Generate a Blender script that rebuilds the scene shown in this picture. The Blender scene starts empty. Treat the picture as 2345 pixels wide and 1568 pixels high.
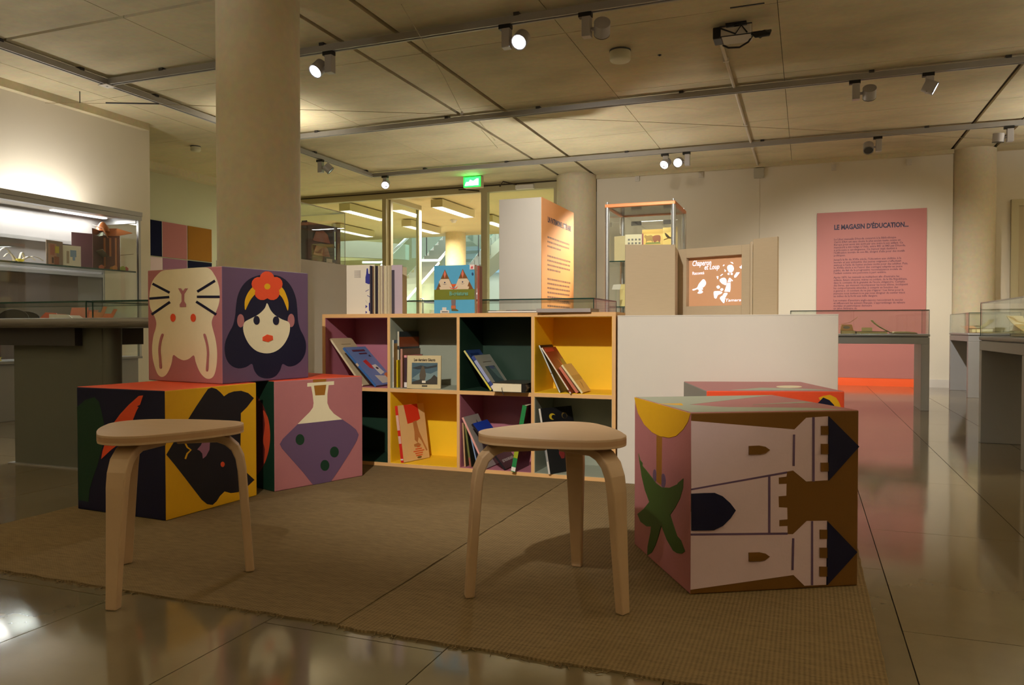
import bpy, bmesh, math, random
from mathutils import Vector, Matrix, Euler
random.seed(7)
D = bpy.data
SC = bpy.context.scene
COL = SC.collection

# ------------------------------------------------------------------ camera
CAM_H = 0.735
cam_d = D.cameras.new('camera'); cam = D.objects.new('camera', cam_d); COL.objects.link(cam)
cam_d.sensor_fit = 'HORIZONTAL'; cam_d.sensor_width = 36.0
cam_d.lens = 36.0 * 1764 / 2345
cam_d.clip_start = 0.02; cam_d.clip_end = 100
cam.location = (0, 0, CAM_H)
cam.rotation_euler = (math.radians(90 - 1.05), 0, math.radians(20.95))
SC.camera = cam

# ------------------------------------------------------------------ world and exposure
w = D.worlds.new('world'); SC.world = w; w.use_nodes = True
w.node_tree.nodes['Background'].inputs[0].default_value = (0.75, 0.85, 1.0, 1)
w.node_tree.nodes['Background'].inputs[1].default_value = 0.3
SC.view_settings.view_transform = 'Standard'
SC.view_settings.look = 'None'
SC.view_settings.exposure = -0.1
SC.view_settings.gamma = 1.0
SC.view_settings.use_curve_mapping = False
SC.cycles.use_denoising = True
SC.cycles.max_bounces = 10
SC.cycles.diffuse_bounces = 5
SC.cycles.transparent_max_bounces = 24
SC.cycles.sample_clamp_indirect = 6.0

WARM = (1.0, 0.975, 0.93)
LED = (1.0, 0.955, 0.88)

def area(name, loc, rot, sx, sy, power, color, parent=None, spread=math.pi):
    l = D.lights.new(name, 'AREA'); l.shape = 'RECTANGLE'; l.size = sx; l.size_y = sy
    l.energy = power; l.color = color; l.spread = spread
    o = D.objects.new(name, l); COL.objects.link(o); o.location = loc; o.rotation_euler = rot
    if parent: o.parent = parent
    return o

# daylight falling through the atrium roof light of the hall behind the glass
area('atrium_skylight', (-8.5, 20.5, 6.7), (0, 0, 0), 9, 6, 1500, (0.92, 0.97, 1.0))
# ------------------------------------------------------------------ colour and material helpers
def lin(c):
    c = c / 255.0
    return c / 12.92 if c <= 0.04045 else ((c + 0.055) / 1.055) ** 2.4
def L3(rgb): return tuple(lin(v) for v in rgb)

MATS = {}
def mat(name, rgb, rough=0.5, metal=0.0, noise=0.0, nscale=8.0, bump=0.0, bscale=60.0, spec=0.5, stretch=None, coat=0.0, randv=0.0):
    if name in MATS: return MATS[name]
    m = D.materials.new(name); m.use_nodes = True; MATS[name] = m
    nt = m.node_tree; N = nt.nodes; K = nt.links
    b = N['Principled BSDF']
    c = L3(rgb)
    b.inputs['Base Color'].default_value = (*c, 1)
    b.inputs['Roughness'].default_value = rough
    b.inputs['Metallic'].default_value = metal
    b.inputs['Specular IOR Level'].default_value = spec
    b.inputs['Coat Weight'].default_value = coat
    b.inputs['Coat Roughness'].default_value = 0.12
    src = None
    if noise or bump or randv:
        tc = N.new('ShaderNodeTexCoord')
        mp = N.new('ShaderNodeMapping')
        if stretch: mp.inputs['Scale'].default_value = stretch
        K.new(tc.outputs['Object'], mp.inputs['Vector'])
    if noise or randv:
        mx = N.new('ShaderNodeMix'); mx.data_type = 'RGBA'
        mx.inputs[6].default_value = (*[v * (1 - noise) for v in c], 1)
        mx.inputs[7].default_value = (*[min(1, v * (1 + noise)) for v in c], 1)
        if noise:
            n = N.new('ShaderNodeTexNoise'); n.inputs['Scale'].default_value = nscale
            n.inputs['Detail'].default_value = 6; n.inputs['Roughness'].default_value = 0.6
            K.new(mp.outputs[0], n.inputs['Vector'])
            K.new(n.outputs['Fac'], mx.inputs[0])
        out = mx.outputs[2]
        if randv:
            oi = N.new('ShaderNodeObjectInfo')
            mr = N.new('ShaderNodeMapRange'); mr.inputs[3].default_value = 1 - randv; mr.inputs[4].default_value = 1 + randv
            K.new(oi.outputs['Random'], mr.inputs[0])
            vm = N.new('ShaderNodeVectorMath'); vm.operation = 'SCALE'
            K.new(out, vm.inputs[0]); K.new(mr.outputs[0], vm.inputs['Scale'])
            out = vm.outputs[0]
        K.new(out, b.inputs['Base Color'])
    if bump:
        n2 = N.new('ShaderNodeTexNoise'); n2.inputs['Scale'].default_value = bscale; n2.inputs['Detail'].default_value = 4
        K.new(mp.outputs[0], n2.inputs['Vector'])
        bp = N.new('ShaderNodeBump'); bp.inputs['Strength'].default_value = bump; bp.inputs['Distance'].default_value = 0.01
        K.new(n2.outputs['Fac'], bp.inputs['Height']); K.new(bp.outputs[0], b.inputs['Normal'])
    return m

def emis(name, rgb, strength, rgb_lin=None):
    if name in MATS: return MATS[name]
    m = D.materials.new(name); m.use_nodes = True; MATS[name] = m
    b = m.node_tree.nodes['Principled BSDF']
    b.inputs['Base Color'].default_value = (*L3(rgb), 1)
    b.inputs['Emission Color'].default_value = (*L3(rgb), 1)
    b.inputs['Emission Strength'].default_value = strength
    return m

def glass(name, tint=(0.965, 0.985, 0.975), refl=1.0):
    if name in MATS: return MATS[name]
    m = D.materials.new(name); m.use_nodes = True; MATS[name] = m
    nt = m.node_tree; N = nt.nodes; K = nt.links
    N.remove(N['Principled BSDF'])
    t = N.new('ShaderNodeBsdfTransparent'); t.inputs[0].default_value = (*tint, 1)
    g = N.new('ShaderNodeBsdfGlossy'); g.inputs['Roughness'].default_value = 0.0
    f = N.new('ShaderNodeFresnel'); f.inputs['IOR'].default_value = 1.45
    ge = N.new('ShaderNodeNewGeometry'); mr = N.new('ShaderNodeMapRange'); mr.inputs[3].default_value = 1.45; mr.inputs[4].default_value = 1/1.45
    K.new(ge.outputs['Backfacing'], mr.inputs[0]); K.new(mr.outputs[0], f.inputs['IOR'])
    mm = N.new('ShaderNodeMath'); mm.operation = 'MULTIPLY'; mm.inputs[1].default_value = refl; mm.use_clamp = True
    mx = N.new('ShaderNodeMixShader')
    K.new(f.outputs[0], mm.inputs[0]); K.new(mm.outputs[0], mx.inputs[0])
    K.new(t.outputs[0], mx.inputs[1]); K.new(g.outputs[0], mx.inputs[2])
    K.new(mx.outputs[0], N['Material Output'].inputs[0])
    return m

def concrete(name, rgb, stain=0.35, scale=0.9, rough=0.75):
    m = D.materials.new(name); m.use_nodes = True; MATS[name] = m
    nt = m.node_tree; N = nt.nodes; K = nt.links; b = N['Principled BSDF']
    c = L3(rgb)
    tc = N.new('ShaderNodeTexCoord'); geo = N.new('ShaderNodeNewGeometry')
    mp = N.new('ShaderNodeMapping'); mp.inputs['Scale'].default_value = (0.45, 1.0, 1.0)
    K.new(geo.outputs['Position'], mp.inputs[0])
    n1 = N.new('ShaderNodeTexNoise'); n1.inputs['Scale'].default_value = scale; n1.inputs['Detail'].default_value = 8; n1.inputs['Roughness'].default_value = 0.62
    n2 = N.new('ShaderNodeTexNoise'); n2.inputs['Scale'].default_value = 22; n2.inputs['Detail'].default_value = 5
    K.new(mp.outputs[0], n1.inputs[0]); K.new(geo.outputs['Position'], n2.inputs[0])
    r = N.new('ShaderNodeValToRGB')
    e = r.color_ramp.elements
    e[0].position = 0.33; e[0].color = (*[v * (1 - stain) for v in c], 1)
    e[1].position = 0.55; e[1].color = (*c, 1)
    K.new(n1.outputs['Fac'], r.inputs[0])
    mx = N.new('ShaderNodeMix'); mx.data_type = 'RGBA'; mx.blend_type = 'MULTIPLY'; mx.inputs[0].default_value = 0.25
    K.new(r.outputs[0], mx.inputs[6]); K.new(n2.outputs['Color'], mx.inputs[7])
    hs = N.new('ShaderNodeHueSaturation'); hs.inputs['Value'].default_value = 1.12
    K.new(mx.outputs[2], hs.inputs['Color'])
    K.new(hs.outputs[0], b.inputs['Base Color'])
    b.inputs['Roughness'].default_value = rough
    bp = N.new('ShaderNodeBump'); bp.inputs['Strength'].default_value = 0.15; bp.inputs['Distance'].default_value = 0.01
    K.new(n2.outputs['Fac'], bp.inputs['Height']); K.new(bp.outputs[0], b.inputs['Normal'])
    return m

def stone_tile(name, rgb):
    m = D.materials.new(name); m.use_nodes = True; MATS[name] = m
    nt = m.node_tree; N = nt.nodes; K = nt.links; b = N['Principled BSDF']
    c = L3(rgb)
    geo = N.new('ShaderNodeNewGeometry'); oi = N.new('ShaderNodeObjectInfo')
    n1 = N.new('ShaderNodeTexNoise'); n1.inputs['Scale'].default_value = 5; n1.inputs['Detail'].default_value = 9; n1.inputs['Roughness'].default_value = 0.65
    K.new(geo.outputs['Position'], n1.inputs[0])
    mx = N.new('ShaderNodeMix'); mx.data_type = 'RGBA'
    mx.inputs[6].default_value = (*[v * 0.78 for v in c], 1); mx.inputs[7].default_value = (*[v * 1.15 for v in c], 1)
    K.new(n1.outputs['Fac'], mx.inputs[0])
    mr = N.new('ShaderNodeMapRange'); mr.inputs[3].default_value = 0.9; mr.inputs[4].default_value = 1.08
    K.new(oi.outputs['Random'], mr.inputs[0])
    vm = N.new('ShaderNodeVectorMath'); vm.operation = 'SCALE'
    K.new(mx.outputs[2], vm.inputs[0]); K.new(mr.outputs[0], vm.inputs['Scale'])
    K.new(vm.outputs[0], b.inputs['Base Color'])
    n2 = N.new('ShaderNodeTexNoise'); n2.inputs['Scale'].default_value = 9; n2.inputs['Detail'].default_value = 6
    K.new(geo.outputs['Position'], n2.inputs[0])
    rr = N.new('ShaderNodeMapRange'); rr.inputs[3].default_value = 0.05; rr.inputs[4].default_value = 0.13
    K.new(n2.outputs['Fac'], rr.inputs[0]); K.new(rr.outputs[0], b.inputs['Roughness'])
    b.inputs['Specular IOR Level'].default_value = 0.9
    b.inputs['IOR'].default_value = 1.6
    return m

def sisal(name, rgb, ribbed):
    m = D.materials.new(name); m.use_nodes = True; MATS[name] = m
    nt = m.node_tree; N = nt.nodes; K = nt.links; b = N['Principled BSDF']
    c = L3(rgb)
    geo = N.new('ShaderNodeNewGeometry')
    wx = N.new('ShaderNodeTexWave'); wx.wave_type = 'BANDS'; wx.bands_direction = 'X'; wx.inputs['Scale'].default_value = 30; wx.inputs['Distortion'].default_value = 0.6; wx.inputs['Detail'].default_value = 2
    wy = N.new('ShaderNodeTexWave'); wy.wave_type = 'BANDS'; wy.bands_direction = 'Y'; wy.inputs['Scale'].default_value = 42; wy.inputs['Distortion'].default_value = 0.8; wy.inputs['Detail'].default_value = 2
    K.new(geo.outputs['Position'], wx.inputs[0]); K.new(geo.outputs['Position'], wy.inputs[0])
    n = N.new('ShaderNodeTexNoise'); n.inputs['Scale'].default_value = 60; n.inputs['Detail'].default_value = 6; n.inputs['Roughness'].default_value = 0.7
    mp = N.new('ShaderNodeMapping'); mp.inputs['Scale'].default_value = (0.35, 2.2, 1)
    K.new(geo.outputs['Position'], mp.inputs[0]); K.new(mp.outputs[0], n.inputs[0])
    mul = N.new('ShaderNodeMath'); mul.operation = 'MULTIPLY'
    K.new(wx.outputs['Fac'], mul.inputs[0]); K.new(wy.outputs['Fac'], mul.inputs[1])
    ad = N.new('ShaderNodeMath'); ad.operation = 'MULTIPLY_ADD'; ad.inputs[1].default_value = ribbed
    K.new(mul.outputs[0], ad.inputs[0]); K.new(n.outputs['Fac'], ad.inputs[2])
    mr = N.new('ShaderNodeMapRange'); mr.inputs[1].default_value = 0.35; mr.inputs[2].default_value = 0.95
    mr.inputs[3].default_value = 0.62; mr.inputs[4].default_value = 1.25
    K.new(ad.outputs[0], mr.inputs[0])
    vm = N.new('ShaderNodeVectorMath'); vm.operation = 'SCALE'; vm.inputs[0].default_value = c
    K.new(mr.outputs[0], vm.inputs['Scale']); K.new(vm.outputs[0], b.inputs['Base Color'])
    b.inputs['Roughness'].default_value = 0.9; b.inputs['Specular IOR Level'].default_value = 0.2
    bp = N.new('ShaderNodeBump'); bp.inputs['Strength'].default_value = 0.6; bp.inputs['Distance'].default_value = 0.003
    K.new(ad.outputs[0], bp.inputs['Height']); K.new(bp.outputs[0], b.inputs['Normal'])
    return m

# ------------------------------------------------------------------ mesh helpers
class MB:
    def __init__(s): s.v = []; s.f = []; s.sm = []
    def add(s, vs, fs, smooth=False):
        o = len(s.v); s.v += [tuple(v) for v in vs]
        for f in fs: s.f.append(tuple(i + o for i in f)); s.sm.append(smooth)
        return s
    def box(s, x0, x1, y0, y1, z0, z1):
        return s.add([(x0,y0,z0),(x1,y0,z0),(x1,y1,z0),(x0,y1,z0),(x0,y0,z1),(x1,y0,z1),(x1,y1,z1),(x0,y1,z1)],
                     [(0,3,2,1),(4,5,6,7),(0,1,5,4),(1,2,6,5),(2,3,7,6),(3,0,4,7)])
    def xbox(s, M, x0, x1, y0, y1, z0, z1):
        vs = [M @ Vector(p) for p in ((x0,y0,z0),(x1,y0,z0),(x1,y1,z0),(x0,y1,z0),(x0,y0,z1),(x1,y0,z1),(x1,y1,z1),(x0,y1,z1))]
        return s.add(vs, [(0,3,2,1),(4,5,6,7),(0,1,5,4),(1,2,6,5),(2,3,7,6),(3,0,4,7)])
    def prism(s, pts, fr, w0, w1, back=True):
        """polygon pts (u,v) extruded from w0 to w1; fr(u,v,w) gives xyz"""
        a = sum(p[0]*q[1]-q[0]*p[1] for p, q in zip(pts, pts[1:]+pts[:1]))
        if a < 0: pts = pts[::-1]
        n = len(pts)
        vs = [fr(u, v, w1) for u, v in pts] + [fr(u, v, w0) for u, v in pts]
        fs = [tuple(range(n))]
        if back: fs.append(tuple(range(2*n-1, n-1, -1)))
        fs += [(i, i+n, (i+1) % n + n, (i+1) % n) for i in range(n)]
        return s.add(vs, fs)
    def cyl(s, p0, p1, r0, r1=None, n=20, caps=True):
        r1 = r0 if r1 is None else r1
        p0 = Vector(p0); p1 = Vector(p1); d = (p1 - p0).normalized()
        a = d.orthogonal().normalized(); b = d.cross(a)
        ring = lambda p, r: [p + (a*math.cos(2*math.pi*i/n) + b*math.sin(2*math.pi*i/n))*r for i in range(n)]
        vs = ring(p0, r0) + ring(p1, r1)
        s.add(vs, [(i, (i+1) % n, (i+1) % n + n, i+n) for i in range(n)], True)
        if caps:
            s.add(ring(p0, r0), [tuple(range(n-1, -1, -1))]); s.add(ring(p1, r1), [tuple(range(n))])
        return s
    def tube(s, pts, r, n=8):
        pts = [Vector(p) for p in pts]; rings = []
        prev = None
        for i, p in enumerate(pts):
            d = (pts[min(i+1, len(pts)-1)] - pts[max(i-1, 0)]).normalized()
            a = prev - d*prev.dot(d) if prev is not None else d.orthogonal()
            if a.length < 1e-6: a = d.orthogonal()
            a.normalize(); prev = a; b = d.cross(a)
            rings.append([p + (a*math.cos(2*math.pi*k/n) + b*math.sin(2*math.pi*k/n))*r for k in range(n)])
        vs = [v for rg in rings for v in rg]
        fs = [(i*n+k, i*n+(k+1) % n, (i+1)*n+(k+1) % n, (i+1)*n+k) for i in range(len(pts)-1) for k in range(n)]
        s.add(vs, fs, True)
        s.add(rings[0], [tuple(range(n-1, -1, -1))]); s.add(rings[-1], [tuple(range(n))])
        return s
    def lathe(s, prof, c, n=24, ax='z'):
        vs = []
        for r, h in prof:
            for k in range(n):
                a = 2*math.pi*k/n
                vs.append((c[0]+r*math.cos(a), c[1]+r*math.sin(a), c[2]+h))
        m = len(prof)
        fs = [(i*n+k, i*n+(k+1) % n, (i+1)*n+(k+1) % n, (i+1)*n+k) for i in range(m-1) for k in range(n)]
        return s.add(vs, fs, True)
    def sheet(s, rows, th):
        """grid of points rows[i][j] thickened along its normal by th"""
        R = len(rows); Cn = len(rows[0])
        g = [[Vector(p) for p in r] for r in rows]
        def nrm(i, j):
            du = g[min(i+1, R-1)][j]-g[max(i-1, 0)][j]; dv = g[i][min(j+1, Cn-1)]-g[i][max(j-1, 0)]
            return du.cross(dv).normalized()
        top = [g[i][j] for i in range(R) for j in range(Cn)]
        bot = [g[i][j] - nrm(i, j)*th for i in range(R) for j in range(Cn)]
        o = R*Cn; fs = []
        for i in range(R-1):
            for j in range(Cn-1):
                a, b, c, d = i*Cn+j, (i+1)*Cn+j, (i+1)*Cn+j+1, i*Cn+j+1
                fs += [(a, b, c, d), (a+o, d+o, c+o, b+o)]
        edge = [(0, j) for j in range(Cn)] + [(i, Cn-1) for i in range(1, R)] + [(R-1, j) for j in range(Cn-2, -1, -1)] + [(i, 0) for i in range(R-2, 0, -1)]
        ids = [i*Cn+j for i, j in edge]
        for a, b in zip(ids, ids[1:]+ids[:1]): fs.append((a, b, b+o, a+o))
        return s.add(top+bot, fs)
    def mesh(s, name):
        m = D.meshes.new(name); m.from_pydata(s.v, [], s.f)
        m.polygons.foreach_set('use_smooth', s.sm); m.update()
        return m

def obj(name, mb, material, parent=None, bevel=0.0, segs=2):
    me = mb.mesh(name) if isinstance(mb, MB) else mb
    if material is not None and len(me.materials) == 0: me.materials.append(material)
    o = D.objects.new(name, me); COL.objects.link(o)
    if parent: o.parent = parent
    if bevel:
        b = o.modifiers.new('bevel', 'BEVEL'); b.width = bevel; b.segments = segs; b.limit_method = 'ANGLE'; b.angle_limit = math.radians(50)
    return o
def tag(o, label, cat, group=None):
    o['label'] = label; o['category'] = cat
    if group: o['group'] = group
    return o
def thing(name, label, cat, loc=(0, 0, 0), rotz=0.0, group=None):
    o = D.objects.new(name, None); COL.objects.link(o); o.empty_display_size = 0.05
    o.location = loc; o.rotation_euler = (0, 0, rotz)
    return tag(o, label, cat, group)
def struct(name, mb, m, label=None, bevel=0):
    o = obj(name, mb, m, bevel=bevel); o['kind'] = 'structure'
    if label: o['label'] = label
    return o
def bx(*a): return MB().box(*a)
def smooth_pts(pts, k=3):
    n = len(pts); out = []
    for i in range(n):
        p0, p1, p2, p3 = (Vector(pts[(i+j-1) % n]) for j in range(4))
        for q in range(k):
            t = q/k
            out.append(tuple(0.5*((2*p1) + (p2-p0)*t + (2*p0-5*p1+4*p2-p3)*t*t + (3*p1-p0-3*p2+p3)*t**3)))
    return out
_txt = {}
def text_mesh(s, size, bold=0.0, shear=0.0, res=2, align='LEFT', wfit=None):
    cu = D.curves.new('t', 'FONT'); cu.body = s; cu.size = size; cu.offset = bold; cu.shear = shear
    cu.resolution_u = res; cu.align_x = align; cu.fill_mode = 'FRONT'
    o = D.objects.new('t', cu); COL.objects.link(o)
    bpy.context.view_layer.update()
    dg = bpy.context.evaluated_depsgraph_get()
    me = D.meshes.new_from_object(o.evaluated_get(dg))
    D.objects.remove(o); D.curves.remove(cu)
    if wfit and me.vertices:
        xs = [v.co.x for v in me.vertices]; k = wfit/(max(xs)-min(xs))
        for v in me.vertices: v.co.x *= k
    me.materials.clear()
    return me
def text(name, s, size, M, m, parent=None, **kw):
    me = text_mesh(s, size, **kw); me.transform(M); me.name = name
    return obj(name, me, m, parent)
def frame_M(o, ux, uy):
    """matrix with origin o, local x along ux, local y along uy"""
    ux = Vector(ux).normalized(); uy = Vector(uy).normalized(); uz = ux.cross(uy)
    M = Matrix.Identity(4)
    for i, a in enumerate((ux, uy, uz)):
        for r in range(3): M[r][i] = a[r]
    M.translation = Vector(o)
    return M
ART = {
 'rabbit': [
  ('painted_rabbit','cream',[(0.163,0.969),(0.072,0.901),(0.032,0.807),(0.024,0.711),(0.044,0.646),(0.091,0.589),(0.121,0.525),(0.110,0.469),(0.082,0.413),(0.063,0.341),(0.057,0.276),(0.067,0.196),(0.098,0.116),(0.138,0.056),(0.195,0.035),(0.258,0.060),(0.304,0.113),(0.334,0.170),(0.355,0.236),(0.421,0.211),(0.494,0.192),(0.567,0.206),(0.634,0.238),(0.657,0.184),(0.690,0.124),(0.728,0.079),(0.784,0.045),(0.839,0.040),(0.885,0.061),(0.912,0.107),(0.928,0.167),(0.935,0.243),(0.930,0.317),(0.912,0.392),(0.883,0.467),(0.869,0.520),(0.885,0.565),(0.928,0.617),(0.962,0.683),(0.973,0.742),(0.969,0.809),(0.940,0.884),(0.899,0.938),(0.861,0.974),(0.799,0.995),(0.641,0.998),(0.498,0.996),(0.301,0.993),(0.226,0.990)],1),
  ('painted_whisker','navy',[(0.063,0.868),(0.305,0.781),(0.321,0.800),(0.080,0.887)],0),
  ('painted_whisker','navy',[(0.026,0.732),(0.309,0.741),(0.306,0.763),(0.023,0.754)],0),
  ('painted_whisker','navy',[(0.067,0.589),(0.327,0.698),(0.307,0.717),(0.046,0.607)],0),
  ('painted_whisker','navy',[(0.696,0.781),(0.926,0.869),(0.909,0.887),(0.679,0.800)],0),
  ('painted_whisker','navy',[(0.683,0.736),(0.973,0.730),(0.973,0.751),(0.682,0.757)],0),
  ('painted_whisker','navy',[(0.664,0.696),(0.920,0.583),(0.937,0.600),(0.682,0.713)],0),
  ('painted_nose','pink',[(0.434,0.826),(0.468,0.825),(0.497,0.798),(0.526,0.823),(0.562,0.822),(0.514,0.774),(0.511,0.713),(0.537,0.684),(0.537,0.661),(0.455,0.660),(0.453,0.683),(0.480,0.709),(0.480,0.770)],0),
  ('painted_eye','orange',[(0.393,0.567),(0.391,0.553),(0.383,0.542),(0.372,0.534),(0.359,0.531),(0.345,0.534),(0.334,0.542),(0.327,0.554),(0.324,0.568),(0.327,0.582),(0.334,0.593),(0.346,0.601),(0.359,0.603),(0.372,0.600),(0.383,0.593),(0.391,0.581)],0),
  ('painted_eye','orange',[(0.666,0.564),(0.663,0.551),(0.656,0.539),(0.645,0.532),(0.632,0.529),(0.620,0.532),(0.609,0.540),(0.602,0.551),(0.599,0.565),(0.602,0.578),(0.609,0.590),(0.620,0.597),(0.633,0.600),(0.645,0.597),(0.656,0.589),(0.663,0.578)],0),
  ('painted_ear_line','pink',[(0.199,0.421),(0.168,0.359),(0.152,0.278),(0.161,0.197),(0.168,0.117),(0.197,0.119),(0.189,0.199),(0.180,0.278),(0.195,0.356),(0.226,0.416)],1),
  ('painted_ear_line','pink',[(0.767,0.417),(0.797,0.345),(0.811,0.270),(0.806,0.195),(0.797,0.112),(0.822,0.111),(0.831,0.195),(0.836,0.272),(0.822,0.348),(0.792,0.421)],1),
 ],
 'girl': [
  ('painted_hair','navy',[(0.487,0.958),(0.394,0.944),(0.293,0.906),(0.214,0.840),(0.165,0.753),(0.146,0.661),(0.137,0.585),(0.114,0.502),(0.070,0.434),(0.033,0.360),(0.024,0.285),(0.042,0.210),(0.089,0.156),(0.165,0.126),(0.252,0.135),(0.316,0.160),(0.342,0.100),(0.392,0.046),(0.485,0.020),(0.580,0.034),(0.640,0.087),(0.671,0.145),(0.743,0.118),(0.833,0.128),(0.914,0.175),(0.961,0.248),(0.966,0.332),(0.938,0.400),(0.892,0.467),(0.865,0.550),(0.858,0.649),(0.843,0.748),(0.802,0.838),(0.735,0.908),(0.647,0.949),(0.561,0.959)],1),
  ('painted_ear','pink',[(0.233,0.540),(0.230,0.517),(0.222,0.498),(0.209,0.486),(0.194,0.481),(0.179,0.486),(0.167,0.498),(0.159,0.517),(0.156,0.539),(0.159,0.561),(0.167,0.580),(0.179,0.593),(0.194,0.597),(0.209,0.593),(0.222,0.581),(0.230,0.562)],0),
  ('painted_ear','pink',[(0.821,0.547),(0.818,0.523),(0.809,0.503),(0.795,0.489),(0.778,0.484),(0.762,0.489),(0.748,0.502),(0.739,0.522),(0.736,0.546),(0.739,0.570),(0.748,0.590),(0.762,0.604),(0.779,0.609),(0.795,0.605),(0.809,0.592),(0.818,0.571)],0),
  ('painted_face','cream',[(0.490,0.700),(0.465,0.655),(0.393,0.598),(0.292,0.554),(0.233,0.523),(0.221,0.465),(0.243,0.396),(0.292,0.326),(0.372,0.270),(0.485,0.247),(0.591,0.265),(0.678,0.317),(0.738,0.393),(0.762,0.466),(0.751,0.528),(0.668,0.555),(0.581,0.594),(0.528,0.641)],1),
  ('painted_headband','yellow',[(0.243,0.634),(0.239,0.703),(0.263,0.765),(0.309,0.821),(0.394,0.889),(0.491,0.910),(0.593,0.897),(0.679,0.840),(0.717,0.785),(0.745,0.712),(0.738,0.638),(0.716,0.678),(0.668,0.758),(0.582,0.811),(0.491,0.821),(0.393,0.801),(0.312,0.736),(0.269,0.673)],1),
  ('painted_petal','orange',[(0.576,0.928),(0.567,0.900),(0.543,0.876),(0.509,0.862),(0.472,0.860),(0.439,0.870),(0.416,0.891),(0.408,0.918),(0.416,0.946),(0.439,0.969),(0.472,0.984),(0.510,0.986),(0.544,0.976),(0.567,0.955)],0),
  ('painted_petal','orange',[(0.674,0.882),(0.666,0.854),(0.641,0.830),(0.607,0.816),(0.568,0.814),(0.534,0.825),(0.511,0.846),(0.503,0.873),(0.511,0.901),(0.534,0.925),(0.569,0.939),(0.607,0.942),(0.642,0.931),(0.666,0.910)],0),
  ('painted_petal','orange',[(0.636,0.797),(0.627,0.768),(0.603,0.745),(0.569,0.731),(0.531,0.730),(0.497,0.741),(0.474,0.762),(0.466,0.789),(0.474,0.817),(0.498,0.841),(0.531,0.855),(0.569,0.857),(0.604,0.846),(0.628,0.825)],0),
  ('painted_petal','orange',[(0.515,0.792),(0.507,0.764),(0.484,0.740),(0.450,0.727),(0.413,0.726),(0.381,0.737),(0.358,0.757),(0.350,0.784),(0.358,0.812),(0.381,0.835),(0.414,0.848),(0.450,0.850),(0.484,0.840),(0.507,0.819)],0),
  ('painted_petal','orange',[(0.479,0.872),(0.471,0.844),(0.447,0.820),(0.414,0.807),(0.378,0.805),(0.346,0.815),(0.323,0.836),(0.315,0.863),(0.323,0.890),(0.346,0.913),(0.378,0.927),(0.415,0.929),(0.448,0.919),(0.471,0.899)],0),
  ('painted_flower_centre','yellow',[(0.526,0.851),(0.523,0.840),(0.513,0.830),(0.499,0.824),(0.483,0.823),(0.468,0.827),(0.459,0.836),(0.455,0.848),(0.459,0.860),(0.469,0.870),(0.483,0.876),(0.499,0.876),(0.513,0.872),(0.523,0.863)],0),
  ('painted_eye','navy',[(0.401,0.545),(0.398,0.530),(0.391,0.517),(0.380,0.509),(0.366,0.506),(0.353,0.508),(0.342,0.517),(0.335,0.529),(0.332,0.544),(0.335,0.559),(0.342,0.572),(0.353,0.580),(0.367,0.584),(0.380,0.581),(0.391,0.573),(0.398,0.560)],0),
  ('painted_eye','navy',[(0.628,0.543),(0.625,0.528),(0.617,0.515),(0.606,0.506),(0.592,0.503),(0.578,0.506),(0.566,0.514),(0.558,0.527),(0.555,0.542),(0.558,0.558),(0.566,0.571),(0.578,0.580),(0.592,0.583),(0.606,0.580),(0.618,0.572),(0.626,0.559)],0),
  ('painted_mouth','orange',[(0.434,0.394),(0.486,0.418),(0.549,0.405),(0.553,0.370),(0.496,0.350),(0.434,0.363)],0),
 ],
 'feather': [
  ('painted_leaf','dgreen',[(0.005,0.834),(0.105,0.896),(0.212,0.922),(0.264,0.888),(0.293,0.818),(0.321,0.720),(0.329,0.635),(0.305,0.535),(0.247,0.389),(0.190,0.272),(0.145,0.169),(0.131,0.068),(0.013,0.073),(0.013,0.344)],0),
  ('painted_feather','orange',[(0.767,0.956),(0.720,0.950),(0.606,0.875),(0.511,0.800),(0.436,0.726),(0.382,0.653),(0.337,0.565),(0.303,0.492),(0.286,0.427),(0.387,0.498),(0.534,0.591),(0.631,0.722),(0.696,0.837),(0.717,0.863),(0.697,0.868),(0.732,0.881)],0),
 ],
 'fish': [
  ('painted_animal','black',[(0.475,0.991),(0.436,0.982),(0.396,0.942),(0.308,0.849),(0.222,0.752),(0.118,0.638),(0.045,0.551),(0.009,0.508),(0.093,0.413),(0.180,0.309),(0.269,0.201),(0.361,0.090),(0.418,0.043),(0.477,0.024),(0.521,0.045),(0.559,0.082),(0.611,0.110),(0.683,0.082),(0.768,0.074),(0.867,0.095),(0.969,0.144),(0.881,0.217),(0.817,0.273),(0.796,0.300),(0.807,0.747),(0.884,0.794),(0.968,0.864),(0.898,0.914),(0.812,0.940),(0.727,0.941),(0.664,0.930),(0.612,0.908),(0.573,0.944),(0.528,0.976)],0),
  ('painted_ear','mauve',[(0.367,0.602),(0.424,0.595),(0.452,0.541),(0.446,0.484),(0.410,0.438),(0.375,0.421),(0.368,0.465),(0.344,0.490),(0.316,0.504),(0.355,0.532),(0.375,0.565)],0),
  ('painted_stroke','yellow',[(0.181,0.579),(0.208,0.533),(0.242,0.511),(0.206,0.491),(0.186,0.450),(0.201,0.444),(0.220,0.482),(0.259,0.509),(0.221,0.539),(0.196,0.583)],0),
  ('painted_eye','orange',[(0.613,0.338),(0.611,0.329),(0.606,0.323),(0.599,0.319),(0.590,0.319),(0.581,0.322),(0.574,0.328),(0.570,0.336),(0.568,0.344),(0.570,0.353),(0.575,0.359),(0.583,0.363),(0.591,0.363),(0.600,0.360),(0.607,0.354),(0.612,0.346)],0),
 ],
 'flask': [
  ('painted_flask','cream',[(0.396,0.932),(0.593,0.934),(0.578,0.846),(0.577,0.761),(0.601,0.708),(0.652,0.653),(0.750,0.589),(0.247,0.591),(0.310,0.640),(0.379,0.692),(0.415,0.731),(0.422,0.773),(0.411,0.857)],0),
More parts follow.
